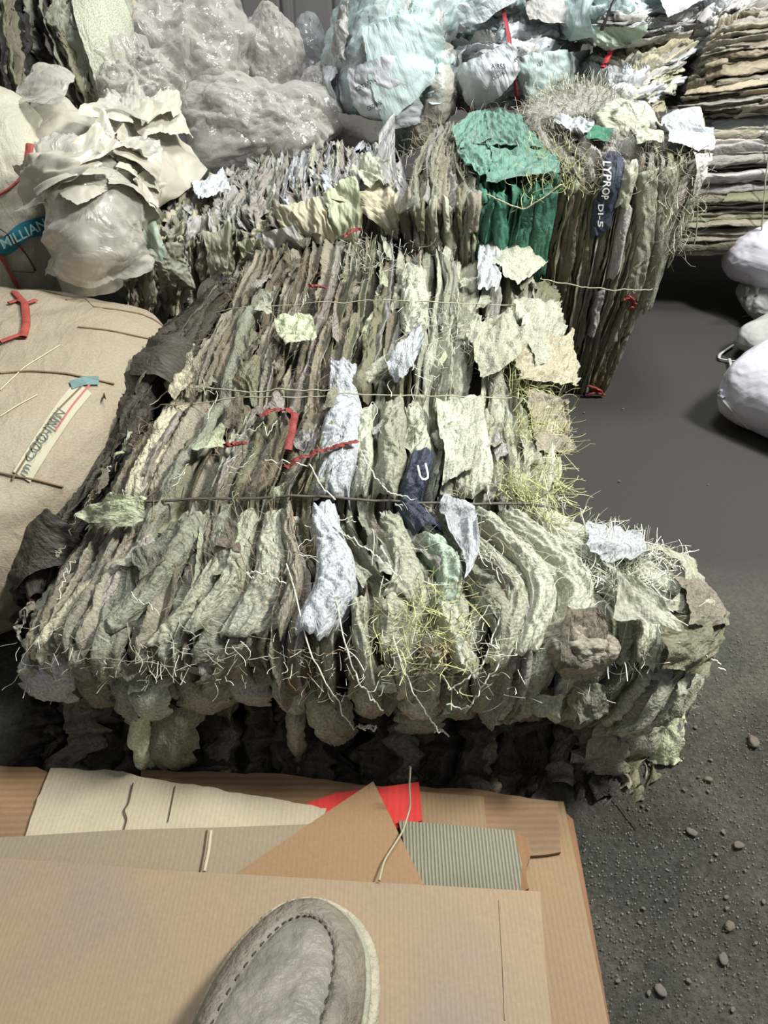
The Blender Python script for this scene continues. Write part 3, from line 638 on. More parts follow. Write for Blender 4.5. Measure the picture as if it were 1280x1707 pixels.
for k in range(70):
    a = (rs.uniform(120, 1100), rs.uniform(480, 1100)); s_, t_ = MBS.inv(*a)
    n = 5; ss = s_ + np.cumsum(rs.randn(n) * .018); tt = np.clip(t_ + np.cumsum(rs.randn(n) * .018), .12, .95); ss = np.clip(ss, .02, .98)
    V, Fq = rope(MBS, list(zip(ss, tt)), .00045, n=.016, seed=200 + k, nn=36, noise=.006, px=False, sides=4); mb.add(V, Fq, None, [tw, wht, brn][k % 3])
o = mb.build('loose_strands', None, bale); o['kind'] = 'stuff'
# printed marks on the dark blue sack
paint = simple('faded_white_print', (196, 206, 190), rough=.7)
text_on(MBS, 'U', (699, 792), (715, 788), 30, .0285, paint, bale)

# ------------------------------------------------------------------ generic bale of folded sacks
def auto_layers(surf, parent, colfn, mean_w, seed, splits=(), wave=.3, depth=.03, crest=(-.012, .008), amp=.005, fr=48, an=.16, NT=90, M=17, cn=.01, maxparts=60, pinch=(), extra=(), smin=.004, smax=.996, over=(1.25, 2.0), sig=.4, weave=.5, dirt=.4, sdirt=None, jag=.012, pb=.6, wn=.5, lean=.8, breaks=0, t_lo=0., t_hi=1., wander=.5):
    r = np.random.RandomState(seed); s = smin; i = 0; specs = []
    while s < smax:
        wd = float(np.clip(r.lognormal(math.log(mean_w), sig), mean_w * .5, mean_w * 2.6)); sm = s + wd / 2
        brk = [t_lo + r.uniform(-.02, .02), t_hi]
        for sp in splits:
            if r.rand() < pb: brk.append(sp + r.uniform(-.07, .07))
        for _ in range(breaks): brk.append(r.uniform(t_lo + .08, t_hi - .08))
        brk = sorted(brk)
        for a, b_ in zip(brk[:-1], brk[1:]):
            if b_ - a < .03: continue
            i += 1; c = colfn(sm, (a + b_) / 2, r)
            specs.append((dict(s0=sm, wd=wd * r.uniform(*over), t0=a - r.uniform(0, .03), t1=b_ + r.uniform(0, .03), seed=seed * 131 + i * 17, crest=r.uniform(*crest), depth=depth,
                               NT=int(40 + NT * (b_ - a)), M=M, p=r.choice([1.3, 1.7, 2.4, 4.0]), amp=amp, wander=wander, wn=wn, cn=cn, lean=r.uniform(-lean, lean), tilt=r.uniform(-.6, .6), pinch=pinch, jag=jag, an=an, fr=fr),
                          c if not isinstance(c, str) else S_(c, weave=weave, dirt=dirt)))
        s += wd
    build_layers(surf, parent, specs + list(extra), maxparts)
    return specs
def pick(*names):
    return lambda s, t, r: names[int(r.rand() * len(names))]
def rowline(pts, z=None, y=None):
    """pts: photo points, each optionally with its own height/depth (px, py, value)"""
    out = []
    for p in pts:
        v = p[2] if len(p) > 2 else None
        if z is not None: out.append(P(p[0], p[1], z=v if v is not None else z))
        else: out.append(P(p[0], p[1], y=v if v is not None else y))
    return out

# ------------------------------------------------------------------ tall bale with the green sacks (right, behind)
rbr = [
    rowline([(700, 668), (800, 664), (893, 660), (935, 662), (975, 660), (1012, 650)], y=1.45),
    rowline([(695, 580), (795, 578), (892, 575), (950, 575), (1000, 572), (1050, 560, 1.44)], y=1.425),
    rowline([(690, 460), (795, 455), (905, 455), (975, 455), (1045, 450), (1112, 430, 1.42)], y=1.40),
    rowline([(682, 385), (798, 380), (922, 360), (995, 350), (1075, 335), (1150, 330, 1.42)], y=1.40),
    rowline([(676, 342), (800, 332), (934, 300), (1010, 288), (1100, 272), (1178, 262, 1.44)], y=1.41),
    rowline([(680, 305), (795, 300), (915, 275), (995, 262), (1085, 248), (1180, 240, 1.48)], y=1.50),
    rowline([(690, 262), (780, 255), (880, 240), (965, 232), (1050, 225), (1130, 218, 1.62)], y=1.66),
    rowline([(720, 215), (785, 206), (860, 198), (940, 192), (1020, 188), (1088, 196, 1.85)], y=1.86),
    rowline([(722, 212), (785, 204), (860, 196), (940, 190), (1020, 186), (1088, 194, 1.9)], y=1.93)]
for row in rbr[:1]:
    for p in row: p[2] = .005
RB = Surf(rbr, 161, 181)
rb = thing('sack_bale', (.35, 1.6, 0), 'tall bale of used sacks with a block of green sacks across top and side', 'bale of sacks')
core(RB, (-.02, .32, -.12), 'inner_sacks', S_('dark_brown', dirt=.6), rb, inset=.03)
sgl = RB.inv(798, 360)[0]; sgr = RB.inv(926, 360)[0]; tcr = RB.inv(934, 300)[1]
def rb_col(s, t, r):
    if sgl < s < sgr - .0: return 'green' if t < .80 or r.rand() < .4 else 'grey'
    if s <= sgl: return ['olive', 'brown', 'dark_brown', 'grey_green'][int(r.rand() * 4)] if t < tcr else ['grey', 'taupe', 'grey_green'][int(r.rand() * 3)]
    if t > tcr: return ['grey', 'taupe', 'grey_white', 'grey'][int(r.rand() * 4)]
    if s < sgr + .13: return ['olive', 'brown', 'brown', 'grey_green'][int(r.rand() * 4)]
    return ['grey_green', 'olive', 'taupe', 'sage', 'mauve', 'brown'][int(r.rand() * 6)]
def sp_on(surf, px0, py0, px1, py1, wpx, cname, crest=.010, seed=1, **k):
    a = surf.inv(px0, py0); c = surf.inv(px1, py1); mid = surf.inv((px0 + px1) / 2, (py0 + py1) / 2); e2 = surf.inv((px0 + px1) / 2 + wpx, (py0 + py1) / 2)
    wd = max(.008, math.hypot(e2[0] - mid[0], 0))
    if a[1] > c[1]: a, c = c, a
    kk = dict(s0=(a[0] + c[0]) / 2, wd=wd, t0=a[1], t1=max(c[1], a[1] + .03), seed=seed, crest=crest, depth=.024, NT=110, M=25, p=3.2, amp=.004, wander=.05, wn=.12, cn=.004, slope=(c[0] - a[0]) / max(.03, c[1] - a[1]), an=.2, fr=36)
    kk.update(k); return (kk, cname if not isinstance(cname, str) else S_(cname, dirt=.25, weave=.5))
rb_extra = [sp_on(RB, 1000, 385, 1016, 268, 34, 'navy', .016, 5), sp_on(RB, 990, 395, 1000, 330, 16, 'navy', .012, 6, wn=.3), sp_on(RB, 1035, 345, 1052, 280, 26, 'sage_light', .016, 7),
            sp_on(RB, 1020, 460, 1046, 340, 20, 'grey_white', .012, 8), sp_on(RB, 1050, 500, 1080, 285, 34, 'sage', .010, 9), sp_on(RB, 1080, 520, 1110, 280, 30, 'grey_green', .012, 10),
            sp_on(RB, 1105, 400, 1165, 262, 50, 'mauve', .006, 11), sp_on(RB, 985, 560, 1000, 480, 16, 'grey_white', .008, 12), sp_on(RB, 1045, 560, 1090, 440, 30, 'taupe', .008, 13),
            sp_on(RB, 725, 385, 722, 335, 14, 'sage', .012, 14), sp_on(RB, 742, 385, 740, 335, 14, 'sage_light', .014, 15), sp_on(RB, 785, 385, 790, 330, 26, 'taupe', .014, 16), sp_on(RB, 700, 385, 700, 335, 20, 'olive', .008, 17),
            sp_on(RB, 895, 460, 915, 320, 26, 'green', .010, 18), sp_on(RB, 870, 460, 880, 330, 22, 'green', .008, 19), sp_on(RB, 830, 440, 835, 325, 26, 'green', .008, 20)]
auto_layers(RB, rb, rb_col, .0105, 21, splits=(tcr + .02, .8), pb=.95, depth=.028, maxparts=84, extra=rb_extra, NT=110, crest=(-.010, .006), weave=.3, lean=.9, breaks=0)
GRN = 'dusty_green'; PAL['dusty_green'] = (112, 150, 134)
for q, c, lf, sd in [([(752, 225), (800, 200), (820, 250), (770, 262)], GRN, (.0, .006, .008, .004), 70), ([(800, 200), (870, 212), (905, 262), (815, 262)], GRN, (.004, .006, .01, .004), 71),
                     ([(815, 255), (905, 255), (930, 300), (810, 320)], GRN, (.004, .004, .008, .006), 72), ([(760, 250), (820, 245), (815, 310), (775, 290)], GRN, (.002, .004, .006, .006), 76),
                     ([(930, 205), (990, 225), (975, 240), (920, 222)], 'white', (.006, .01, .006, .006), 73), ([(970, 225), (1020, 225), (1015, 250), (980, 250)], 'green', (.002, .002, .002, .002), 74),
                     ([(1100, 225), (1165, 215), (1185, 260), (1110, 260)], 'white', (.01, .012, .004, .006), 75), ([(1145, 262), (1185, 265), (1180, 330), (1150, 340)], 'grey_white', (.0, .004, .004, .004), 77),
                     ([(1130, 345), (1180, 300), (1175, 330), (1110, 440)], 'sage', (.0, .0, .0, .0), 78), ([(1055, 240), (1105, 240), (1100, 262), (1060, 262)], 'sage_light', (.01, .012, .012, .01), 79)]:
    V, Fq, uv = flap(RB, q, sd, n0=.014, lift=lf, amp=.006, fr=30, jag=.05, NX=50, NY=50); mk('loose_flap', V, Fq, S_(c, dirt=.3, weave=.3), rb, uv=uv)
mb = MB(); rs = np.random.RandomState(5)
dust = simple('dusty_fibres', (176, 170, 150), rough=.8)
tufts(RB, mb, [(x, y) for x, y in zip(rs.uniform(680, 1100, 90), rs.uniform(195, 300, 90))], rs, dust, 10, .03, .014)
tufts(RB, mb, [(x, y) for x, y in zip(rs.uniform(880, 960, 20), rs.uniform(255, 320, 20))], rs, grn, 10, .035, .010)
tufts(RB, mb, [(x, y) for x, y in zip(rs.uniform(1090, 1175, 30), rs.uniform(250, 420, 30))], rs, dust, 8, .04, .012)
o = mb.build('frayed_fibres', None, rb); o['kind'] = 'stuff'
for path in [[(1165, 300), (1180, 330), (1165, 380), (1110, 440)], [(900, 460), (960, 470), (1040, 475), (1100, 480)], [(1090, 330), (1105, 345), (1100, 365)], [(800, 330), (870, 345), (935, 310)]]:
    V, Fq = rope(RB, path, .0014, n=.014, seed=3, nn=60); mk('binding_twine', V, Fq, tw, rb)
for pts in [[(1035, 492), (1044, 488), (1050, 500), (1042, 508)], [(975, 650), (990, 645), (1005, 652), (990, 640), (978, 636)]]:
    V, Fq = rope(RB, pts, .006, n=.016, seed=3, nn=40, sides=8, flat=.5); mk('red_tape', V, Fq, red, rb)
lett = simple('white_print', (225, 225, 220), rough=.6)
text_on(RB, 'LYPROP', (1014, 272), (1008, 338), 13, .028, lett, rb)
text_on(RB, 'DI-5', (1001, 336), (1000, 378), 9, .026, lett, rb)

# ------------------------------------------------------------------ pale ruffled bale behind the large one
lbr = [
    rowline([(205, 520, 1.42), (300, 520, 1.46), (400, 500), (520, 480), (600, 470), (665, 460)], y=1.5),
    rowline([(196, 440, 1.42), (300, 445, 1.46), (400, 440), (520, 425), (600, 415), (668, 410)], y=1.5),
    rowline([(190, 392, 1.44), (300, 385, 1.47), (400, 385), (520, 370), (600, 350), (668, 345)], y=1.51),
    rowline([(222, 372, 1.52), (310, 360, 1.54), (400, 350), (500, 335), (580, 315), (665, 305)], y=1.58),
    rowline([(265, 345, 1.64), (340, 325, 1.68), (420, 305, 1.72), (500, 290), (580, 278), (662, 272)], y=1.76),
    rowline([(330, 312, 1.8), (385, 290, 1.86), (440, 268, 1.92), (510, 254), (580, 246), (655, 250)], y=1.98),
    rowline([(332, 311, 1.84), (387, 288, 1.9), (442, 266, 1.96), (510, 252), (580, 244), (655, 248)], y=2.03)]
LB = Surf(lbr, 161, 141)
lb = thing('sack_bale', (-.25, 1.7, 0), 'low bale of pale ruffled sacks lying behind the large grey-green bale, beside the clear plastic', 'bale of sacks')
core(LB, (.0, .02, -.34), 'inner_sacks', S_('grey_green', dirt=.6), lb, inset=.03)
def lb_col(s, t, r):
    if t < .38: c = ['grey_green', 'sage', 'taupe', 'cream', 'grey_white']
    elif s > .55: c = ['grey_white', 'white', 'grey_white', 'sage_light', 'mauve']
    elif s > .3: c = ['grey', 'grey_green', 'grey_white', 'mauve']
    else: c = ['taupe', 'mauve', 'grey_white', 'grey_green', 'cream']
    return c[int(r.rand() * len(c))]
auto_layers(LB, lb, lb_col, .013, 33, splits=(.33, .5, .66, .83), pb=.8, depth=.03, maxparts=96, crest=(-.016, .012), NT=110, amp=.009, fr=42, an=.5, cn=.014, jag=.03, weave=.2, breaks=1, dirt=.3)
# leaning ruffles on top: many short upright folds
for k, (q, c, lf) in enumerate([([(560, 350), (640, 325), (668, 345), (664, 395)], 'cream', (.02, .01, .012, .01)), ([(460, 370), (540, 350), (560, 395), (480, 400)], 'cream', (.02, .03, .02, .01)),
                                ([(600, 290), (650, 300), (660, 330), (610, 330)], 'sage_light', (.02, .03, .02, .01)), ([(200, 380), (260, 372), (280, 420), (215, 440)], 'mint', (.02, .02, .02, .0)),
                                ([(240, 410), (300, 400), (320, 470), (270, 480)], 'grey_green', (.03, .02, .02, .0)), ([(330, 390), (385, 390), (390, 450), (350, 460)], 'sage', (.02, .03, .02, .01)),
                                ([(395, 400), (440, 395), (440, 430), (405, 430)], 'pale_green', (.03, .03, .02, .01)), ([(440, 390), (500, 380), (520, 410), (450, 410)], 'grey_white', (.02, .03, .02, .01)),
                                ([(330, 330), (380, 310), (390, 340), (340, 360)], 'white', (.01, .02, .02, .01)), 
                                ([(545, 345), (600, 330), (600, 395), (555, 395)], 'pale_green', (.02, .03, .02, .01)), ([(192, 385), (212, 382), (214, 460), (194, 462)], 'taupe', (.03, .01, .01, .02))]):
    V, Fq, uv = flap(LB, q, 400 + k, n0=.016, lift=lf, amp=.012, fr=24, jag=.06, NX=50, NY=50); mk('loose_flap', V, Fq, S_(c, dirt=.12, weave=.2), lb, uv=uv)
V, Fq, uv = flap(LB, [(632, 262), (658, 250), (664, 330), (640, 330)], 431, n0=.03, lift=(.02, .05, .02, .0), amp=.004, fr=12, jag=.02); printed = mk('printed_flap', V, Fq, S_('grey_white', dirt=.1, weave=.2), lb, uv=uv)
blk = simple('black_print', (44, 44, 46), rough=.7)
text_on(LB, 'yunti', (640, 290), (666, 276), 10, .075, blk, lb)

# ------------------------------------------------------------------ wrapped bundles stacked on top at the back
def wrapped(rows, name, label, cat, cols, seed, mean_w=.03, film=None, back=(0, .16, -.02), amp=.008, fr=26, depth=.03, loc=None, group=None, an=.22, weave=.1, crest=(-.012, .012), breaks=1, maxparts=40, inset=.03, dirt=.12, coremat=None, cn=.014, jag=.03, over=(1.3, 2.1), wander=.5, wn=.5):
    sf = Surf(rows, 101, 121); g = sf.g.reshape(-1, 3)
    t = thing(name, (float(g[:, 0].mean()), float(g[:, 1].mean() + .1), float(g[:, 2].min())), label, cat, group)
    core(sf, back, 'inner_sacks', coremat or S_('grey', dirt=.4), t, inset=inset)
    auto_layers(sf, t, cols if callable(cols) else pick(*cols), mean_w, seed, depth=depth, maxparts=maxparts, crest=crest, amp=amp, fr=fr, an=an, cn=cn, weave=weave, breaks=breaks, dirt=dirt, jag=jag, NT=90, M=21, over=over, wander=wander, wn=wn)
    if film:
        S, T = np.meshgrid(np.linspace(0, 1, 110), np.linspace(0, 1, 110)); p0 = sf.at(S, T, 0 * S)
        V = sf.at(S, T, .02 + .02 * crumple3(p0, seed, 7) + .008 * crumple3(p0, seed + 1, 22))
        mk('plastic_wrap', V, gridF(110, 110), film, t, uv=np.stack([S, T], -1))
    return t, sf
film_teal = film_mat('teal_film', (206, 232, 230), alpha=.42, rough=.2); film_clear = film_mat('clear_film', (205, 200, 192), alpha=.50, rough=.16); film_white = film_mat('milky_film', (198, 193, 180), alpha=.70, rough=.34)
strap = simple('black_strap', (52, 46, 48), rough=.5); redd = simple('dark_red_strap', (150, 58, 66), rough=.5, bump=.4, bscale=150)
# pale blue-green bundle (left of the group): folds run up the bundle
rowsA = [
    rowline([(640, 262, 2.22), (655, 258, 2.14), (675, 250, 2.13), (690, 242, 2.20)], y=2.2),
    rowline([(575, 215, 2.24), (615, 222, 2.10), (665, 215, 2.08), (705, 200, 2.2)], y=2.2),
    rowline([(545, 165, 2.26), (600, 165, 2.06), (665, 160, 2.06), (712, 150, 2.22)], y=2.2),
    rowline([(553, 90, 2.30), (610, 90, 2.08), (680, 90, 2.08), (722, 85, 2.26)], y=2.2),
    rowline([(572, 30, 2.36), (630, 20, 2.14), (700, 20, 2.14), (760, 20, 2.32)], y=2.2),
    rowline([(610, -50, 2.44), (660, -50, 2.24), (730, -50, 2.24), (780, -50, 2.4)], y=2.2)]
bA, sA = wrapped(rowsA, 'sack_bundle', 'tall pale blue-green sack bundle wrapped in clear film, nearest the ribbed wall', 'sack bundle', ['teal_white', 'white', 'grey_white', 'teal_white', 'mint'], 51, .04, film_teal, back=(0, .15, 0))
for pts, n_ in [([(580, 130), (588, 175), (610, 205), (625, 228)], .03)]:
    V, Fq = rope(sA, pts, .004, n=n_, seed=2, nn=50, flat=.5); mk('black_strap', V, Fq, strap, bA)
for q, c, lf, sd in [([(620, 60), (690, 45), (700, 90), (640, 190)], 'teal_white', (.02, .05, .06, .03), 81), ([(545, 110), (580, 120), (585, 170), (548, 165)], 'white', (.0, .02, .02, .0), 82), ([(600, 120), (660, 100), (680, 190), (620, 200)], 'white', (.02, .03, .04, .02), 83),
                     ([(560, 40), (600, 20), (600, 110), (556, 110)], 'grey_white', (.0, .02, .02, .0), 84), ([(575, 175), (640, 180), (640, 225), (600, 220)], 'grey_white', (.02, .03, .03, .02), 85)]:
    V, Fq, uv = flap(sA, q, sd, n0=.02, lift=lf, amp=.012, fr=14, jag=.04, NX=50, NY=50); mk('loose_flap', V, Fq, S_(c, dirt=.05, weave=.1), bA, uv=uv)
text_on(sA, 'CROWN', (592, 150), (616, 132), 7, .055, blk, bA); text_on(sA, 'CROWN', (612, 184), (632, 174), 7, .055, blk, bA)
rowsB = [
    rowline([(676, 232, 2.16), (690, 236, 2.10), (705, 226, 2.12), (716, 210, 2.2)], y=2.2),
    rowline([(690, 190, 2.16), (712, 195, 2.06), (735, 188, 2.06), (748, 170, 2.2)], y=2.2),
    rowline([(702, 140, 2.2), (722, 140, 2.06), (742, 138, 2.06), (754, 130, 2.2)], y=2.2),
    rowline([(718, 90, 2.26), (730, 82, 2.14), (742, 84, 2.14), (754, 92, 2.26)], y=2.2)]
bB, sB = wrapped(rowsB, 'sack_bundle', 'slim upright white sack bundle between the blue-green bundle and the red-strapped one', 'sack bundle', ['grey_white', 'white', 'teal_white'], 52, .09, film_white, back=(0, .2, 0), maxparts=20)
# white printed bundle with the dark red strap: folds run left to right
def lr(rows):      # rows given bottom -> top of points left -> right; turned so that t runs left -> right
    return np.array(rows).transpose(1, 0, 2)
rowsC = lr([
    rowline([(758, 182, 2.22), (800, 188, 2.10), (860, 186, 2.06), (915, 176, 2.08), (950, 160, 2.2)], y=2.2),
    rowline([(754, 140, 2.22), (800, 140, 2.04), (860, 135, 2.0), (920, 128, 2.02), (962, 118, 2.2)], y=2.2),
    rowline([(758, 85, 2.26), (810, 80, 2.08), (865, 75, 2.04), (920, 70, 2.06), (966, 60, 2.24)], y=2.2),
    rowline([(775, 30, 2.32), (820, 25, 2.16), (870, 18, 2.14), (920, 14, 2.16), (955, 10, 2.3)], y=2.2),
    rowline([(790, -30, 2.42), (830, -35, 2.30), (880, -40, 2.28), (920, -44, 2.3), (950, -44, 2.42)], y=2.2)])
bC, sC = wrapped(rowsC, 'sack_bundle', 'white printed sack bundle with a long dark red strap, above the green sacks', 'sack bundle', ['white', 'grey_white', 'white', 'teal_white'], 53, .035, None, back=(0, .15, 0))
V, Fq = rope(sC, [(838, 5), (840, 30), (848, 75), (856, 120), (868, 165)], .0055, n=.024, seed=4, nn=60, flat=.4); mk('red_strap', V, Fq, redd, bC)
for q, c, lf, sd in [([(775, 20), (860, 0), (890, 30), (790, 60)], 'white', (.02, .03, .03, .02), 91), ([(870, 0), (930, 20), (925, 70), (880, 60)], 'grey_white', (.02, .04, .03, .02), 92), ([(760, 90), (800, 90), (790, 130), (756, 140)], 'white', (.0, .02, .02, .0), 93),
                     ([(860, 110), (950, 90), (955, 140), (880, 165)], 'teal_white', (.02, .03, .02, .01), 94), ([(780, 120), (850, 90), (870, 120), (800, 165)], 'white', (.02, .03, .03, .02), 95)]:
    V, Fq, uv = flap(sC, q, sd, n0=.016, lift=lf, amp=.012, fr=16, jag=.04, NX=50, NY=50); mk('loose_flap', V, Fq, S_(c, dirt=.05, weave=.1), bC, uv=uv)
for a, b_, tx in [((818, 108), (842, 106), 'AIRES'), ((820, 132), (842, 122), 'CROWN'), ((858, 98), (874, 84), 'SYNTH'), ((806, 50), (822, 50), 'yunti'), ((896, 106), (906, 102), 'NET')]:
    text_on(sC, tx, a, b_, 6, .05, blk, bC)
rowsD = lr([
    rowline([(975, 192, 2.0), (1020, 196, 1.92), (1060, 192, 1.92), (1100, 180, 2.0)], y=2.2),
    rowline([(962, 160, 2.04), (1020, 160, 1.93), (1080, 155, 1.93), (1130, 140, 2.02)], y=2.2),
    rowline([(966, 118, 2.10), (1030, 112, 1.99), (1090, 105, 1.99), (1150, 84, 2.08)], y=2.2),
    rowline([(985, 80, 2.18), (1030, 76, 2.10), (1090, 66, 2.10), (1152, 50, 2.16)], y=2.2)])
bD, sD = wrapped(rowsD, 'sack_bundle', 'flattened cream and white sack bundle with a short bright red tie, under the black-strapped bundle', 'sack bundle', ['cream', 'white', 'grey_white', 'sage_light'], 54, .06, None, back=(0, .15, 0))
V, Fq = rope(sD, [(1028, 92), (1022, 110), (1014, 130)], .0065, n=.03, seed=4, nn=40, flat=.5); mk('red_tie', V, Fq, simple('bright_red_tie', (214, 70, 76), rough=.4), bD)
text_on(sD, 'CROWN', (1056, 98), (1084, 94), 6, .05, blk, bD)
rowsE = lr([
    rowline([(948, 60, 2.12), (1000, 72, 2.0), (1070, 64, 1.98), (1150, 52, 2.1)], y=2.2),
    rowline([(938, 22, 2.16), (1000, 22, 2.0), (1080, 20, 1.98), (1156, 16, 2.12)], y=2.2),
    rowline([(930, -25, 2.24), (1000, -25, 2.08), (1080, -28, 2.08), (1150, -30, 2.2)], y=2.2)])
bE, sE = wrapped(rowsE, 'sack_bundle', 'grey-white sack bundle with a black strap, topmost of its stack at the back', 'sack bundle', ['grey_white', 'white', 'teal_white', 'grey'], 55, .06, None, back=(0, .15, 0))
V, Fq = rope(sE, [(1038, -20), (1030, 10), (1012, 45), (1000, 68)], .005, n=.03, seed=4, nn=40, flat=.4); mk('black_strap', V, Fq, strap, bE)
for q, c, lf, sd in [([(1060, -10), (1150, -15), (1155, 15), (1090, 30)], 'white', (.02, .04, .03, .02), 101), ([(940, 10), (1000, 0), (1010, 50), (960, 60)], 'teal_white', (.01, .03, .03, .02), 102), ([(1000, 40), (1060, 36), (1050, 66), (1005, 62)], 'mint', (.02, .04, .03, .02), 103)]:
    V, Fq, uv = flap(sE, q, sd, n0=.016, lift=lf, amp=.012, fr=16, jag=.04, NX=50, NY=50); mk('loose_flap', V, Fq, S_(c, dirt=.05, weave=.1), bE, uv=uv)
text_on(sE, 'omfort', (1104, 0), (1126, 14), 7, .06, blk, bE)
# brown stack, white stack over it, long grey stack
rowsF = lr([
    rowline([(1138, 192, 1.96), (1200, 188, 1.92), (1300, 178), (1400, 165)], y=1.92),
    rowline([(1140, 160, 1.98), (1200, 150, 1.93), (1300, 138), (1400, 125)], y=1.93),
    rowline([(1160, 110, 2.0), (1210, 95, 1.95), (1300, 85), (1400, 75)], y=1.95),
    rowline([(1190, 60, 2.02), (1230, 44, 1.97), (1300, 34), (1400, 25)], y=1.97),
    rowline([(1215, 26, 2.06), (1250, 20, 2.02), (1300, 14), (1400, 5)], y=2.02)])
bF, sF = wrapped(rowsF, 'sack_stack', 'ragged stack of flat brown sacks lying on the long grey stack at the right', 'stack of sacks', ['taupe', 'brown', 'taupe', 'mauve', 'brown', 'tan'], 56, .026, None, back=(0, .35, 0), amp=.003, fr=24, an=.1, breaks=2, cn=.006, wander=.15, wn=.3, coremat=S_('dark_brown', dirt=.5), dirt=.35, crest=(-.02, .015), depth=.028)
rowsG = lr([
    rowline([(1146, 95, 2.12), (1190, 75, 2.07), (1240, 35), (1400, 20)], y=2.06),
    rowline([(1155, 45, 2.15), (1200, 30, 2.08), (1260, 10), (1400, 0)], y=2.08),
    rowline([(1172, -20, 2.18), (1220, -25, 2.12), (1300, -30), (1400, -30)], y=2.12)])
bG, sG = wrapped(rowsG, 'sack_stack', 'white sacks heaped on top of the brown flat stack in the far right corner', 'stack of sacks', ['white', 'grey_white', 'white'], 57, .06, None, back=(0, .3, 0))
rowsH = lr([
    rowline([(1085, 428, 1.9), (1180, 426, 1.88), (1300, 424), (1420, 422)], y=1.88),
    rowline([(1100, 370, 1.9), (1190, 365, 1.86), (1300, 360), (1420, 355)], y=1.86),
    rowline([(1090, 300, 1.9), (1190, 295, 1.86), (1300, 290), (1420, 282)], y=1.86),
    rowline([(1095, 235, 1.92), (1190, 232, 1.88), (1300, 228), (1420, 222)], y=1.88),
    rowline([(1105, 208, 1.98), (1180, 208, 1.95), (1300, 205), (1420, 200)], y=1.95),
    rowline([(1108, 194, 2.08), (1190, 192, 2.08), (1300, 188), (1420, 184)], y=2.08)])
for row in rowsH: row[0][2] = max(.012, row[0][2] * 1)
def h_col(s, t, r):
    return (['grey_green', 'brown', 'olive', 'taupe'] if s < .3 else ['grey', 'grey_white', 'sage', 'taupe', 'grey_white'] if s < .75 else ['grey_white', 'white', 'grey_white'])[int(r.rand() * (4 if s < .3 else 5 if s < .75 else 3))]
bH, sH = wrapped(rowsH, 'sack_stack', 'long stack of grey-white flattened sacks on the floor along the right edge', 'stack of sacks', h_col, 58, .02, None, back=(0, .35, -.05), amp=.002, fr=18, an=.08, breaks=1, maxparts=60, cn=.005, wander=.15, wn=.3, coremat=S_('dark_brown', dirt=.5), dirt=.3, crest=(-.022, .012), depth=.026)
for k, xx in enumerate((1162, 1268)):
    V, Fq = rope(sH, [(xx + 14, 200), (xx + 8, 240), (xx, 300), (xx - 6, 400)], .0018, n=.02, seed=k, nn=60); mk('binding_twine', V, Fq, tw, bH)
V, Fq, uv = flap(sH, [(1178, 196), (1210, 186), (1222, 212), (1192, 212)], 3, n0=.02, lift=(.01, .02, .02, .01), amp=.004, fr=14); mk('loose_flap', V, Fq, S_('tan', dirt=.3), bH, uv=uv)
for q, c, lf, sd in [([(1098, 215), (1165, 198), (1168, 240), (1100, 245)], 'white', (.01, .02, .02, .01), 111), ([(1110, 192), (1280, 188), (1290, 210), (1120, 212)], 'grey_white', (.0, .0, .0, .0), 112)]:
    V, Fq, uv = flap(sH, q, sd, n0=.024, lift=lf, amp=.004, fr=10, jag=.03); mk('loose_flap', V, Fq, S_(c, dirt=.1, weave=.1), bH, uv=uv)
# rolled sack and fibre heap on the tall bale
c0 = P(1045, 222, y=1.74); V, Fq, uv = blob(c0, ax(20, 20), (.065, .07, .05), 61, 2.1, .016, 14, 100, 70, .5, amp3=.003); tag(mk('crumpled_sack', V, Fq, S_('sage_light', dirt=.25), uv=uv), 'crumpled cream sack bunched at the back corner of the bale with green sacks', 'sack')
c0 = P(960, 190, y=1.88); hp = MB()
V, Fq, uv = blob(c0, ax(0), (.11, .08, .05), 62, 2.0, .02, 12, 70, 50, .5, amp3=.004); hp.add(V, Fq, uv, S_('grey', dirt=.4))
for k in range(600):
    d = rs.randn(3); d /= np.linalg.norm(d); d[2] = abs(d[2]); fibres(hp, [c0 + d * np.array([.11, .08, .05])], [d + rs.randn(3) * .8], [rs.uniform(.015, .05)], rs, .0006, [dust, wht, tw][k % 3])
tag(hp.build('fibre_heap'), 'heap of tangled grey plastic fibres on top of the bale with green sacks', 'fibres', kind='stuff')

# ------------------------------------------------------------------ clear and milky plastic at the back left
def film_blob(px, py, y, rad, seed, mat, label, e=2.1, rz=0, amp=.03, f=8, sub=True, rx=0, amp3=.004):
    c = P(px, py, y=y); V, Fq, uv = blob(c, ax(rz, rx), rad, seed, e, amp, f, 170, 120, .45, zmin=.01, amp3=amp3)
    o = mk('plastic_film_bundle', V, Fq, mat, uv=uv); o.data.use_fake_user = False
    if sub:
        V, Fq, uv = blob(c, ax(rz, rx), tuple(r * .8 for r in rad), seed + 7, e, amp, f * 1.2, 110, 80, .5, zmin=.012, amp3=amp3)
        mk('inner_film', V, Fq, mat, o, uv=uv)
    return tag(o, label, 'plastic film', 'bundles of clear plastic film')
film_blob(300, 105, 2.25, (.18, .15, .16), 201, film_clear, 'largest crumpled clear film bundle, high at the back beside the leaning grey-green bale', rz=10, amp=.05, f=5)
film_blob(300, -5, 2.55, (.16, .15, .14), 202, film_clear, 'crumpled clear film bundle topmost of the heap, against the ribbed wall', amp=.05, f=5)
film_blob(452, 120, 2.40, (.10, .12, .15), 203, film_clear, 'rounded clear film bundle standing upright in front of the ribbed wall', amp=.02, f=7, rx=10)
film_blob(516, 110, 2.55, (.065, .09, .13), 204, film_mat('grey_film', (170, 174, 174), alpha=.45, rough=.18), 'small grey see-through film bundle between the rounded one and the blue-green sacks', amp=.012, f=6)
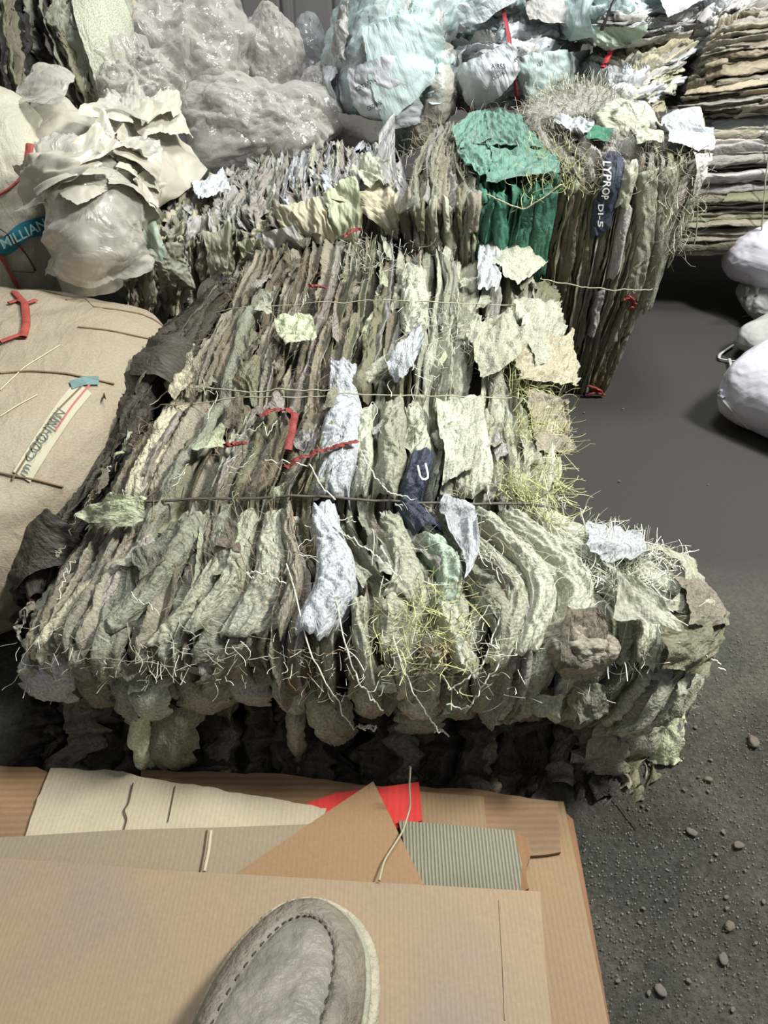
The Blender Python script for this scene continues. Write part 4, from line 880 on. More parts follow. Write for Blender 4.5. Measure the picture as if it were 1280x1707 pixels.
film_blob(430, 205, 2.1, (.22, .16, .10), 205, film_clear, 'wide low clear film bundle just behind the pale ruffled bale', rz=-8, amp=.055, f=5)
film_blob(225, 150, 2.0, (.11, .10, .09), 206, film_clear, 'small clear film lump below the leaning grey-green bale', amp=.035, f=8)
film_blob(535, 190, 2.3, (.09, .10, .12), 207, film_clear, 'clear film slumped down beside the foot of the blue-green sack bundle', rz=0, amp=.025, f=8, rx=10)
# milky torn plastic bags
pr = [
    rowline([(108, 482, 1.34), (135, 486, 1.30), (160, 484, 1.32), (185, 476, 1.36), (200, 455, 1.44)], y=1.4),
    rowline([(92, 400, 1.34), (125, 400, 1.28), (160, 392, 1.30), (190, 385, 1.38), (214, 375, 1.50)], y=1.4),
    rowline([(72, 300, 1.42), (120, 300, 1.38), (170, 295, 1.42), (230, 300, 1.50), (300, 325, 1.60)], y=1.4),
    rowline([(40, 225, 1.55), (90, 215, 1.52), (150, 215, 1.55), (230, 225, 1.62), (335, 285, 1.74)], y=1.5),
    rowline([(50, 168, 1.70), (95, 160, 1.68), (150, 190, 1.7), (220, 190, 1.74), (290, 215, 1.82)], y=1.7),
    rowline([(55, 162, 1.8), (100, 156, 1.8), (150, 186, 1.82), (220, 188, 1.85), (285, 213, 1.9)], y=1.8)]
PS = Surf(pr, 121, 121)
pb_ = thing('plastic_bag_heap', (-.55, 1.55, 0), 'heap of torn milky plastic bags between the teal-printed sack and the pale ruffled bale', 'plastic bags')
core(PS, (0, .25, -.12), 'inner_bags', S_('grey_white', dirt=.2, weave=0.0), pb_, inset=.03)
cream_pl = simple('milky_plastic', (186, 180, 164), rough=.45, bump=.3, bscale=18, spec=.6, var=.10)
S, T = np.meshgrid(np.linspace(0, 1, 200), np.linspace(0, 1, 200)); p0 = PS.at(S, T, 0 * S)
V = PS.at(S, T, .004 + .024 * crumple3(p0, 5, 6, 8) + .007 * crumple3(p0, 6, 16, 8)); mk('bag', V, gridF(200, 200), cream_pl, pb_, uv=np.stack([S, T], -1))
milk2 = simple('pale_cream_plastic', (198, 193, 176), rough=.45, bump=.3, bscale=18, spec=.6, var=.08)
rsm = np.random.RandomState(17)
mdefs = [([(45, 205), (60, 168), (108, 160), (118, 225)], film_white, (.02, .02, .02, .02)), ([(96, 270), (145, 255), (195, 430), (112, 450)], film_white, (.02, .02, .03, .02)), ([(180, 192), (262, 192), (300, 250), (225, 250)], milk2, (.01, .02, .02, .01))]
for k in range(26):
    cx, cy = rsm.uniform(90, 320), rsm.uniform(195, 350)
    if cy > 215 + (340 - cx) * .55: cx -= 80
    a_ = rsm.uniform(-.9, .5); ww, hh = rsm.uniform(22, 42), rsm.uniform(12, 26)
    mdefs.append(([(cx + math.cos(a_) * x * ww - math.sin(a_) * y * hh, cy - math.sin(a_) * x * ww * -1 + math.cos(a_) * y * hh) for x, y in ((-1, 1), (1, rsm.uniform(.4, 1)), (rsm.uniform(.5, 1), -1), (-rsm.uniform(.3, 1), -1))], [milk2, cream_pl, film_white, milk2][k % 4], tuple(rsm.uniform(-.01, .05, 4))))
for k, (q, mt_, lf) in enumerate(mdefs):
    V, Fq, uv = flap(PS, q, 500 + k, n0=.022, lift=lf, amp=.016, fr=13, jag=.05, NX=60, NY=60); mk('torn_bag', V, Fq, mt_, pb_, uv=uv)
# leaning bale at the top left
rowsT = [
    rowline([(110, 205, 2.0), (150, 200, 1.96), (190, 190, 1.96), (215, 170, 2.05)], y=2.0),
    rowline([(70, 130, 2.02), (120, 130, 1.96), (180, 120, 1.98), (222, 100, 2.08)], y=2.0),
    rowline([(35, 60, 2.06), (90, 50, 2.0), (160, 40, 2.02), (225, 30, 2.12)], y=2.0),
    rowline([(30, 0, 2.12), (80, -10, 2.08), (150, -20, 2.1), (220, -30, 2.2)], y=2.0),
    rowline([(30, -50, 2.2), (80, -60, 2.2), (150, -70, 2.2), (220, -80, 2.3)], y=2.1)]
def t_col(s, t, r): return (['sage', 'olive', 'dark_brown', 'grey_green'] if s < .45 else ['sage_light', 'sage', 'sage_light', 'cream'])[int(r.rand() * 4)]
bT, sT = wrapped(rowsT, 'sack_bale', 'leaning grey-green sack bale in the top left corner above the milky plastic bags', 'bale of sacks', t_col, 59, .045, None, back=(0, .3, 0), coremat=S_('dark_brown'), amp=.008, fr=18, an=.12)
V, Fq, uv = flap(sT, [(40, 55), (80, 65), (85, 120), (48, 90)], 9, n0=.03, lift=(.02, .03, .03, .02), amp=.006, fr=12); mk('loose_flap', V, Fq, S_('pale_green', dirt=.1), bT, uv=uv)
V, Fq, uv = flap(sT, [(120, -10), (185, -10), (215, 90), (170, 180)], 10, n0=.02, lift=(.01, .02, .01, .01), amp=.006, fr=8); mk('loose_flap', V, Fq, S_('sage_light', dirt=.2), bT, uv=uv)
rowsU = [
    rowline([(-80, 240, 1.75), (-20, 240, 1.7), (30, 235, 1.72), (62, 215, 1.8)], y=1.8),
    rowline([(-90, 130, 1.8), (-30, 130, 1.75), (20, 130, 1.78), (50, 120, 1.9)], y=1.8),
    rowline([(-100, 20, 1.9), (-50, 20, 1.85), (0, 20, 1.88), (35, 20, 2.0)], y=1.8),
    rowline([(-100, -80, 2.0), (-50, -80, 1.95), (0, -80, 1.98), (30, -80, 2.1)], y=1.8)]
bU, sU = wrapped(rowsU, 'sack_bale', 'dark sack bale cut off by the top left corner', 'bale of sacks', ['dark_brown', 'brown', 'dark_brown', 'olive', 'black_sack'], 60, .04, None, back=(0, .3, 0), coremat=S_('black_sack'), amp=.005, fr=18, an=.1)

# ------------------------------------------------------------------ filled sacks at the left
def filled_sack(center, axes, rad, seed, mat, label, name='filled_sack', e=2.6, amp=.018, f=4, amp2=.25, amp3=.002, shape=None, zmin=.004, nu=200, nv=140):
    V, Fq, uv = blob(center, axes, rad, seed, e, amp, f, nu, nv, amp2, zmin=zmin, amp3=amp3, shape=shape)
    c = V.reshape(-1, 3).mean(0); t = thing(name, (c[0], c[1], V[..., 2].min()), label, 'sack'); mk('sack_body', V, Fq, mat, t, uv=uv); t['_'] = 0; del t['_']
    return t, V
BVHS = {}
def ray_hit(V, px, py):
    """first point of a sack's skin seen at a photo point"""
    from mathutils.bvhtree import BVHTree
    k = id(V)
    if k not in BVHS: BVHS[k] = (BVHTree.FromPolygons([tuple(p) for p in V.reshape(-1, 3)], gridF(*V.shape[:2]).tolist()), V)
    r_ = ray(px, py); hit = BVHS[k][0].ray_cast(Vector((0, 0, H)), Vector(r_))
    if hit[0] is None: q = BVHS[k][0].find_nearest(Vector(np.array([0, 0, H]) + r_ / np.linalg.norm(r_) * np.linalg.norm(V.reshape(-1, 3).mean(0) - [0, 0, H])))[0]; return np.array(q)
    return np.array(hit[0])
def on_blob(V, pts, off=.004):
    out = []
    for p in pts:
        h = ray_hit(V, *p); r_ = np.array([0, 0, H]) - h; out.append(h + r_ / np.linalg.norm(r_) * off)
    return np.array(out)
tanm = sack_mat('tan_woven_sack', (162, 150, 129), weave=.35, dirt=.22, rough=.6, var=0.0, fine=.5, dirtcol=(150, 132, 104))
tanS, VT = filled_sack((-.70, 1.0, .165), ax(-10, 0, 0), (.335, .38, .175), 71, tanm, 'bulging tan sack with stitched seams and a printed band, left of the large bale', e=2.9, amp=.016, f=3.5)
seam = simple('sack_stitching', (120, 100, 74), rough=.8); pale_crease = simple('pale_crease_lines', (214, 200, 168), rough=.8)
def decal(V, cl, wpx, n, mat, parent, name, off=.004, m=8):
    """a printed band following a photo path on a blob"""
    cl = smooth_path(np.array(cl, float), n); d = np.gradient(cl, axis=0); d /= np.linalg.norm(d, axis=1)[:, None]; nn = np.stack([-d[:, 1], d[:, 0]], 1)
    wq = np.linspace(-.5, .5, m); G = np.array([[on_blob(V, [cl[i] + nn[i] * wpx * q], off)[0] for q in wq] for i in range(n)])
    for _ in range(2): G[1:-1] = (G[:-2] + 2 * G[1:-1] + G[2:]) / 4
    return mk(name, G, gridF(n, m), mat, parent, uv=np.zeros((n * m, 2))), G
def seam_line(V, pts, r, mat, parent, name='seam_or_crease', off=.003, n=50):
    g = on_blob(V, smooth_path(np.array(pts, float), n), off)
    for _ in range(3): g[1:-1] = (g[:-2] + 2 * g[1:-1] + g[2:]) / 4
    A, Fq = tube(g, r, 5); return mk(name, A, Fq, mat, parent)
seam_line(VT, [(0, 622), (50, 618), (110, 622), (190, 640)], .0016, seam, tanS)
seam_line(VT, [(0, 788), (60, 800), (105, 812)], .0016, seam, tanS)
seam_line(VT, [(130, 545), (180, 550), (250, 565)], .0016, seam, tanS)
seam_line(VT, [(0, 694), (30, 675), (62, 658)], .0008, pale_crease, tanS); seam_line(VT, [(0, 650), (40, 612), (100, 575)], .0008, pale_crease, tanS)  # pale tubes drawn along creases in the cloth, not thread
seam_line(VT, [(110, 500), (200, 490), (270, 505), (300, 520)], .0014, seam, tanS); seam_line(VT, [(20, 800), (90, 690), (140, 640)], .0014, seam, tanS)
bd, G = decal(VT, [(36, 795), (70, 740), (110, 680), (140, 645)], 34, 30, sack_mat('pale_print_band', (190, 186, 160), weave=.2, dirt=.3, var=0., fine=.4), tanS, 'printed_band', .003)
decal(VT, [(118, 642), (140, 634), (165, 634)], 14, 14, simple('faded_teal_print', (104, 132, 130), rough=.7, var=.2, vscale=60), tanS, 'teal_print_patch', .005)
decal(VT, [(150, 640), (120, 676), (92, 718)], 3, 20, simple('faded_pink_print', (176, 96, 104), rough=.7), tanS, 'pink_print_line', .005, m=3)
def letters_on_blob(V, body, a, b, hpx, mat, parent, off=.006):
    Vt, Ft = textmesh(body); wv = Vt[:, 0].max() - Vt[:, 0].min(); a = np.array(a, float); b = np.array(b, float); d = b - a; Lg = np.linalg.norm(d); d /= Lg; nr = np.array([d[1], -d[0]])
    pp = a + d * (((Vt[:, 0] - Vt[:, 0].min()) / wv) * Lg)[:, None] + nr * (Vt[:, 1] / .7 * hpx)[:, None]
    c = (a + b) / 2; h0 = ray_hit(V, *c); ex = (ray_hit(V, *(c + d * 14)) - ray_hit(V, *(c - d * 14))) / 28; ey = (ray_hit(V, *(c + nr * 10)) - ray_hit(V, *(c - nr * 10))) / 20
    q = pp - c; W = h0 + (q @ d)[:, None] * ex + (q @ nr)[:, None] * ey; r_ = np.array([0, 0, H]) - h0
    return mk('printed_letters', W + r_ / np.linalg.norm(r_) * off, Ft, mat, parent, smooth=False, uv=Vt[:, :2])
inkt = simple('grey_green_print', (92, 98, 88), rough=.7)
letters_on_blob(VT, 'm C', (40, 788), (56, 752), 15, inkt, tanS, .008); letters_on_blob(VT, 'OO-INN', (58, 750), (104, 684), 17, inkt, tanS, .009)
# small dark puncture and crease pleats
whs = sack_mat('dirty_white_woven_sack', (192, 187, 168), weave=.3, dirt=.35, rough=.55, var=0., fine=.6, dirtcol=(140, 140, 116))
wS, VW = filled_sack((-.80, 1.53, .30), ax(-6, 0, 6), (.19, .15, .29), 72, whs, 'dirty white woven sack with a teal printed band and red tapes at the left edge', e=2.4, amp=.02, f=4.5)
tealm = simple('teal_print', (42, 122, 138), rough=.6, var=.12, vscale=40)
decal(VW, [(-30, 418), (10, 412), (40, 384), (84, 374)], 30, 30, tealm, wS, 'teal_band', .006)
letters_on_blob(VW, 'MILLIAN', (4, 408), (76, 372), 17, simple('pale_teal_letters', (190, 222, 222), rough=.6), wS, .014)
def tape_on(V, pts, r, parent, mat, off=.008, name='red_tape'):
    g = on_blob(V, smooth_path(np.array(pts, float), 40), off)
    for _ in range(3): g[1:-1] = (g[:-2] + 2 * g[1:-1] + g[2:]) / 4
    A, Fq = tube(g, r, 8, .35); return mk(name, A, Fq, mat, parent)
rtape = simple('woven_red_tape', (160, 72, 62), rough=.6, bump=.6, bscale=120, var=.2, vscale=40)
tape_on(VW, [(-10, 330), (20, 312), (45, 285), (50, 240)], .007, wS, rtape)
tape_on(VW, [(-10, 375), (20, 395), (45, 425), (62, 455), (20, 452)], .003, wS, simple('brown_tape', (96, 58, 42), rough=.6))
tape_on(VW, [(0, 425), (14, 450), (30, 480), (46, 500)], .006, wS, rtape)
tape_on(VT, [(24, 486), (42, 505), (44, 540), (38, 562)], .006, tanS, rtape, off=.012); tape_on(VT, [(60, 500), (44, 506), (30, 500), (14, 505)], .005, tanS, rtape, off=.012); tape_on(VT, [(40, 556), (20, 562), (0, 570)], .005, tanS, rtape, off=.012)
# dark sacks between the tan sack and the large bale
dr = [
    rowline([(-30, 1060, .05), (10, 1020, .10), (50, 985, .15), (90, 960, .16), (110, 960, .12)], z=.1),
    rowline([(-40, 960, .08), (20, 935, .14), (60, 905, .18), (110, 870, .20), (150, 860, .17)], z=.1),
    rowline([(60, 850, .12), (105, 830, .17), (140, 790, .21), (185, 760, .235), (225, 750, .20)], z=.1),
    rowline([(110, 740, .16), (145, 710, .20), (185, 690, .24), (225, 680, .265), (265, 670, .23)], z=.1),
    rowline([(150, 650, .17), (185, 640, .22), (225, 625, .26), (270, 615, .28), (305, 610, .25)], z=.1),
    rowline([(195, 598, .2), (230, 585, .24), (265, 578, .27), (300, 572, .28), (335, 568, .25)], z=.1),
    rowline([(300, 555, .20), (325, 530, .24), (345, 500, .28), (370, 480, .30), (400, 470, .27)], z=.1)]
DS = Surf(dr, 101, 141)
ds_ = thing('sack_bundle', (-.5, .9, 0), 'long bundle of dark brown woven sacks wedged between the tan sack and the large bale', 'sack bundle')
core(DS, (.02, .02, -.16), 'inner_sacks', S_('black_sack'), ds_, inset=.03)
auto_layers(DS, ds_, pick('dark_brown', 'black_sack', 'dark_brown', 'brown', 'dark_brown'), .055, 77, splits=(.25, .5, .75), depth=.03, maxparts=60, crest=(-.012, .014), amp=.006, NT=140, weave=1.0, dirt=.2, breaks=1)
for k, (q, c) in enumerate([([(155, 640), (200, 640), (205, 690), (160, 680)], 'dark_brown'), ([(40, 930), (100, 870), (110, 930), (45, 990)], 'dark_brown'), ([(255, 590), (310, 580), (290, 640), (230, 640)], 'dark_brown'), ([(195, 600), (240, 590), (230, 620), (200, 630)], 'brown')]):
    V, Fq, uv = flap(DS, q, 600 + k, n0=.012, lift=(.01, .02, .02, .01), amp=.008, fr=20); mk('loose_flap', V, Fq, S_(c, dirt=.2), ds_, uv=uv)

# ------------------------------------------------------------------ white bags at the right edge
wb = sack_mat('white_coated_sack', (214, 212, 220), weave=.05, dirt=.12, rough=.45, var=0., fine=.25, dirtcol=(206, 186, 190))
def pil(D):      # pillow: pinched towards the corners
    D = D.copy(); e_ = np.maximum(np.abs(D[..., 0]), np.abs(D[..., 1])); D[..., 2] *= np.sqrt(np.clip(1.03 - e_**3, .02, 1)); return D
b1_, VB1 = filled_sack(P(1372, 648, z=.085), ax(44, 0, 0), (.165, .165, .10), 73, wb, 'clean white filled sack lying on the floor, nearest at the right edge', e=5.0, amp=.007, f=5, shape=pil)
seam_line(VB1, [(1198, 658), (1215, 680), (1245, 712), (1278, 740)], .003, simple('hem_thread', (200, 196, 180)), b1_, 'sewn_hem')
for pth in [[(1196, 655), (1203, 650), (1201, 660), (1207, 664)]]:
    g = on_blob(VB1, smooth_path(np.array(pth, float), 20), .004); A, Fq = tube(g, .003, 6); mk('tie_knot', A, Fq, wb, b1_)
gw = sack_mat('grey_coated_sack', (176, 176, 170), weave=.05, dirt=.1, rough=.5, var=0., fine=.2)
b2_, VB2 = filled_sack(P(1345, 560, z=.05), ax(40, 0, 0), (.15, .12, .05), 74, gw, 'flat grey sack with loose tie straps on the floor behind the nearest white sack', e=5.0, amp=.006, f=5, shape=pil)
for k, pth in enumerate([[(1222, 575), (1200, 590), (1198, 598), (1225, 602), (1262, 598)], [(1216, 598), (1220, 612), (1228, 624)]]):
    g = smooth_path([P(a, b_, z=.006 + .004 * k) for a, b_ in pth], 40); A, Fq = tube(g, .0035, 6, .4); mk('tie_strap', A, Fq, gw, b2_)
b3_, VB3 = filled_sack(P(1352, 410, z=.18), ax(36, 0, -6), (.19, .16, .10), 75, wb, 'white filled sack leaning at the right edge in front of the long grey stack', e=4.5, amp=.012, f=5, shape=pil)
gray_under, VB4 = filled_sack(P(1320, 500, z=.06), ax(-10), (.13, .10, .06), 76, gw, 'grey sack with hanging straps lying under the leaning white sack', e=2.8, amp=.006, f=5, shape=pil)
for pth in [[(1246, 480, .12), (1240, 500, .05), (1238, 508, .01)], [(1262, 480, .12), (1258, 505, .05), (1255, 525, .006), (1238, 528, .006)]]:
    g = smooth_path([P(a, b_, z=zz) for a, b_, zz in pth], 40); A, Fq = tube(g, .004, 6, .4); mk('tie_strap', A, Fq, gw, gray_under)

# ------------------------------------------------------------------ cardboard in the foreground
def card_mat(name, rgb, flutes=60, stain=.3, fade=(150, 140, 120), ang=0.0, fl_str=.25, axis='X'):
    m, nt, b = base_mat(name); tc = N(nt, 'ShaderNodeTexCoord'); mp = N(nt, 'ShaderNodeMapping'); mp.inputs['Rotation'].default_value = (0, 0, ang); L(nt, tc.outputs['Object'], mp.inputs[0])
    wv = N(nt, 'ShaderNodeTexWave', bands_direction=axis); wv.inputs['Scale'].default_value = flutes; wv.inputs['Distortion'].default_value = .7; wv.inputs['Detail'].default_value = 2; L(nt, mp.outputs[0], wv.inputs[0])
    n1_ = N(nt, 'ShaderNodeTexNoise'); n1_.inputs['Scale'].default_value = 7; n1_.inputs['Detail'].default_value = 7; L(nt, mp.outputs[0], n1_.inputs['Vector'])
    n2_ = N(nt, 'ShaderNodeTexNoise'); n2_.inputs['Scale'].default_value = 260; n2_.inputs['Detail'].default_value = 3; L(nt, mp.outputs[0], n2_.inputs['Vector'])
    cr = N(nt, 'ShaderNodeValToRGB'); cr.color_ramp.elements[0].position = .45; cr.color_ramp.elements[1].position = .68; L(nt, n1_.outputs[0], cr.inputs[0])
    ml = N(nt, 'ShaderNodeMath', operation='MULTIPLY'); L(nt, cr.outputs[0], ml.inputs[0]); ml.inputs[1].default_value = stain
    c = mixrgb(nt, 'MIX', ml.outputs[0], srgb(rgb), srgb(fade))
    mr = N(nt, 'ShaderNodeMapRange'); L(nt, wv.outputs[1], mr.inputs[0]); mr.inputs[3].default_value = 1 - fl_str * .16; mr.inputs[4].default_value = 1 + fl_str * .1
    m2 = N(nt, 'ShaderNodeMapRange'); L(nt, n2_.outputs[0], m2.inputs[0]); m2.inputs[3].default_value = .88; m2.inputs[4].default_value = 1.12
    mm = N(nt, 'ShaderNodeMath', operation='MULTIPLY'); L(nt, mr.outputs[0], mm.inputs[0]); L(nt, m2.outputs[0], mm.inputs[1])
    v = N(nt, 'ShaderNodeVectorMath', operation='SCALE'); L(nt, c, v.inputs[0]); L(nt, mm.outputs[0], v.inputs['Scale']); L(nt, v.outputs[0], b.inputs['Base Color'])
    bp = N(nt, 'ShaderNodeBump'); bp.inputs['Strength'].default_value = .35 * fl_str; bp.inputs['Distance'].default_value = .002; L(nt, wv.outputs[1], bp.inputs['Height'])
    b3 = N(nt, 'ShaderNodeBump'); b3.inputs['Strength'].default_value = .2; b3.inputs['Distance'].default_value = .001; L(nt, n2_.outputs[0], b3.inputs['Height']); L(nt, bp.outputs[0], b3.inputs['Normal'])
    L(nt, b3.outputs[0], b.inputs['Normal']); b.inputs['Roughness'].default_value = .7; b.inputs['Specular IOR Level'].default_value = .25
    return m
def board(outline, z, label, mat, th=.004, tilt=None, warp=.002, seed=0, ragged=0.0, cat='cardboard sheet', name='cardboard_sheet', group=None, zs=None):
    """cardboard sheet from its outline in the photo, standing on height z"""
    import bmesh
    pts = []
    n = len(outline)
    for i in range(n):
        a = outline[i]; b_ = outline[(i + 1) % n]; za = (zs[i] if zs else z); zb = (zs[(i + 1) % n] if zs else z)
        pa = P(a[0], a[1], z=za); pb2 = P(b_[0], b_[1], z=zb); k = max(2, int(np.linalg.norm(pb2 - pa) / .006))
        for j in range(k):
            f = j / k; p = pa * (1 - f) + pb2 * f
            if ragged: e_ = pb2 - pa; nn = np.array([e_[1], -e_[0], 0]); nn /= np.linalg.norm(nn) + 1e-9; p = p + nn * ragged * n1(np.array([len(pts) * .013]), seed, 5, 5)[0] * min(1, 6 * min(f, 1 - f))
            pts.append(p)
    bm = bmesh.new(); vs = [bm.verts.new(p) for p in pts]; f = bm.faces.new(vs); f.normal_update()
    if f.normal.z < 0: f.normal_flip()
    bmesh.ops.triangulate(bm, faces=[f])
    # slice into a grid so that the sheet can warp
    for ax_, rng in ((0, np.arange(-.6, .7, .04)), (1, np.arange(-.2, .9, .04))):
        for q in rng:
            co = [0, 0, 0]; no = [0, 0, 0]; co[ax_] = q; no[ax_] = 1
            bmesh.ops.bisect_plane(bm, geom=bm.verts[:] + bm.edges[:] + bm.faces[:], plane_co=co, plane_no=no)
    for v in bm.verts: v.co.z += warp * float(n1(np.array([v.co.x * 2 + v.co.y]), seed + 1, 1, 2)[0] + n1(np.array([v.co.y * 2 - v.co.x]), seed + 2, 1, 2)[0])
    r = bmesh.ops.extrude_face_region(bm, geom=bm.faces[:]); 
    for v in [g for g in r['geom'] if isinstance(g, bmesh.types.BMVert)]: v.co.z -= th
    bmesh.ops.recalc_face_normals(bm, faces=bm.faces)
    me = bpy.data.meshes.new(name); V = np.array([v.co[:] for v in bm.verts]); org = np.array([V[:, 0].mean(), V[:, 1].mean(), V[:, 2].min()])
    for v in bm.verts: v.co -= Vector(org)
    bm.to_mesh(me); bm.free(); me.materials.append(mat); o = bpy.data.objects.new(name, me); COL.objects.link(o); o.location = org; ORG[o.name] = org
    return tag(o, label, cat, group)
cm_top = card_mat('cardboard_clean', (160, 139, 112), 70, .8, (146, 133, 118), fl_str=.18)
cm_tan = card_mat('cardboard_tan', (148, 124, 94), 60, .6, (146, 124, 98), fl_str=.25); cm_tri = card_mat('cardboard_kraft', (150, 120, 88), 60, .1, fl_str=.1)
cm_grey = card_mat('cardboard_greyed', (150, 135, 112), 60, .6, (140, 132, 116), fl_str=.2); cm_cream = card_mat('cardboard_bleached', (190, 177, 152), 60, .45, (148, 140, 122), fl_str=.2)
cm_brown = card_mat('cardboard_brown', (150, 120, 90), 40, .5, (112, 96, 76), fl_str=.6, axis='Y'); cm_flute = card_mat('cardboard_greygreen_ribbed', (138, 136, 116), 85, .5, (112, 104, 86), fl_str=1.5)
cm_dark = card_mat('cardboard_dark', (140, 104, 74), 40, .4, (96, 76, 58)); cm_red = card_mat('cardboard_red', (206, 62, 58), 40, .1, (190, 60, 60), fl_str=.2)
board([(955, 1366), (1020, 1720), (1040, 1860), (300, 1860), (300, 1400), (940, 1352)], .006, 'dark brown cardboard sheet, lowest of the pile, showing along its right edge', cm_dark, seed=1, th=.004)
board([(940, 1335), (1005, 1660), (1040, 1860), (200, 1860), (260, 1340), (640, 1318), (800, 1322)], .014, 'large tan cardboard sheet reaching the right side of the pile', cm_tan, seed=2)
board([(235, 1284), (470, 1290), (600, 1308), (795, 1315), (930, 1338), (935, 1420), (560, 1480), (235, 1420)], .019, 'worn brown cardboard strip along the back of the pile, next to the bale', cm_brown, seed=3, ragged=.002, warp=.001)
board([(648, 1316), (806, 1328), (812, 1390), (650, 1400)], .024, 'small orange-brown cardboard piece right of the red sheet', cm_tan, th=.003, seed=4, warp=.0005)
board([(-120, 1278), (60, 1278), (100, 1300), (40, 1420), (-120, 1420)], .024, 'brown ribbed cardboard at the left back corner of the pile', cm_brown, seed=5, ragged=.002, warp=.0005)
board([(512, 1338), (560, 1322), (640, 1312), (698, 1304), (704, 1368), (600, 1400), (520, 1380)], .029, 'bright red cardboard sheet partly under the kraft triangle', cm_red, th=.0025, seed=6, warp=.0005)
board([(84, 1280), (180, 1282), (260, 1298), (400, 1322), (500, 1340), (544, 1348), (520, 1440), (20, 1440), (42, 1394), (62, 1330)], .030, 'bleached cream cardboard with a torn edge at the left back of the pile', cm_cream, seed=7, ragged=.003, warp=.001)
board([(664, 1368), (856, 1384), (870, 1440), (866, 1520), (700, 1520)], .034, 'grey-green ribbed cardboard piece beside the kraft triangle', cm_flute, th=.004, seed=8, warp=.0008)
board([(856, 1388), (880, 1396), (884, 1420), (876, 1450), (882, 1480), (860, 1500)], .030, 'torn crumpled cardboard scrap at the end of the ribbed piece', cm_dark, th=.008, seed=18, ragged=.004, warp=.001, name='cardboard_scrap', cat='cardboard scrap')
board([(-120, 1402), (0, 1396), (200, 1384), (350, 1380), (520, 1374), (640, 1400), (640, 1520), (-120, 1520)], .037, 'greyish cardboard sheet with a taped crease, in front of the bleached one', cm_grey, seed=9, warp=.001)
board([(622, 1302), (706, 1474), (660, 1530), (420, 1530), (392, 1456)], .044, 'triangular brown kraft cardboard piece pointing at the bale', cm_tri, seed=10, warp=.001)
top = board([(-120, 1420), (0, 1430), (300, 1452), (640, 1472), (900, 1486), (906, 1560), (912, 1640), (921, 1720), (935, 1900), (-160, 1900)], .052, 'large clean cardboard sheet under the shoe, topmost of the pile', cm_top, th=.005, seed=11, warp=.001)
# creases and tape on the boards
def crease(pts, z, r, mat, parent, name='crease'):
    g = smooth_path([P(a, b_, z=z) for a, b_ in pts], 40); A, Fq = tube(g, r, 5, .3); return mk(name, A, Fq, mat, parent)
dk = simple('dark_crack', (84, 66, 48), rough=.9)
boards = {o['label'][:14]: o for o in bpy.data.objects if o.name.startswith('cardboard_sheet')}
crease([(222, 1305), (214, 1340), (206, 1350), (212, 1365), (206, 1384)], .0315, .0009, dk, boards['bleached cream'][0] if False else boards['bleached cream'], 'torn_crack')
crease([(292, 1310), (285, 1345), (280, 1370)], .0315, .0006, dk, boards['bleached cream'], 'fold_line')
crease([(345, 1384), (340, 1420), (334, 1452)], .0385, .0010, dk, boards['greyish cardb'] if 'greyish cardb' in boards else boards['greyish cardbo'], 'fold_line')
crease([(352, 1384), (348, 1420), (341, 1452)], .038, .0016, cm_cream, boards['greyish cardbo'], 'fold_ridge')
crease([(832, 1500), (838, 1600), (842, 1700)], .053, .0006, dk if False else cm_top, top, 'pressed_line')
# ------------------------------------------------------------------ straw across the red sheet
g = smooth_path([P(684, 1278, z=.10), P(682, 1310, z=.075), P(684, 1345, z=.055), P(672, 1385, z=.05), P(640, 1435, z=.05), P(632, 1468, z=.056)], 50)
A, Fq = tube(g, .0011, 6); tag(mk('plastic_strand', A, Fq, tw), 'thin pale plastic strand curving across the kraft triangle and red sheet', 'strand')

# ------------------------------------------------------------------ shoe
toe = P(542, 1506, z=.056); mid = P(477, 1707, z=.056); axu = mid - toe; axu[2] = 0; axu /= np.linalg.norm(axu); axv = np.array([axu[1], -axu[0], 0])
if axv[0] < 0: axv = -axv
SL = .33
def shoe_out(inset, n=120):
    """egg-shaped footprint; returns (u,v)"""
    u = np.array([0, .003, .012, .03, .06, .10, .15, .20, .25, .29, .315, .328, .33])
    l = np.array([0, .018, .036, .052, .066, .076, .076, .066, .058, .055, .044, .024, 0]); r_ = np.array([0, .022, .042, .060, .072, .078, .074, .066, .060, .056, .044, .024, 0])
    th_ = np.linspace(0, 1, n // 2); uu = .33 * (1 - np.cos(np.pi * th_)) / 2
    L_ = np.interp(uu, u, l); R_ = np.interp(uu, u, r_)
    for _ in range(3):
        L_[1:-1] = (L_[:-2] + 2 * L_[1:-1] + L_[2:]) / 4; R_[1:-1] = (R_[:-2] + 2 * R_[1:-1] + R_[2:]) / 4
    U = np.r_[uu, uu[::-1][1:]]; Vv = np.r_[-L_, R_[::-1][1:]]
    c = np.array([.16, 0]); d = np.stack([U, Vv], 1)
    sc_ = np.array([1 - inset / .165, 1 - inset / .07]); return c + (d - c) * sc_
def ring(inset, z, hfun=None):
    q = shoe_out(inset); Pn = toe[None] + q[:, :1] * axu + q[:, 1:] * axv; Pn[:, 2] = .054 + z
    if hfun is not None: Pn[:, 2] += hfun(q[:, 0], q[:, 1])
    return Pn
def loft(rings, name, mat, parent, close=True):
    V = np.array(rings); n, m_ = V.shape[:2]; return mk(name, V, gridF(n, m_), mat, parent, uv=np.zeros((n * m_, 2)))
leather = simple('worn_grey_leather', (128, 121, 108), rough=.5, bump=.9, bscale=130, var=.22, vscale=30); sole = simple('dusty_rubber_sole', (176, 170, 148), rough=.6, bump=1, bscale=120, var=.2, vscale=40); dthr = simple('dark_thread', (60, 54, 50), rough=.6); wel = simple('grey_green_welt', (158, 156, 136), rough=.6, bump=.6, bscale=140, var=.2, vscale=50)
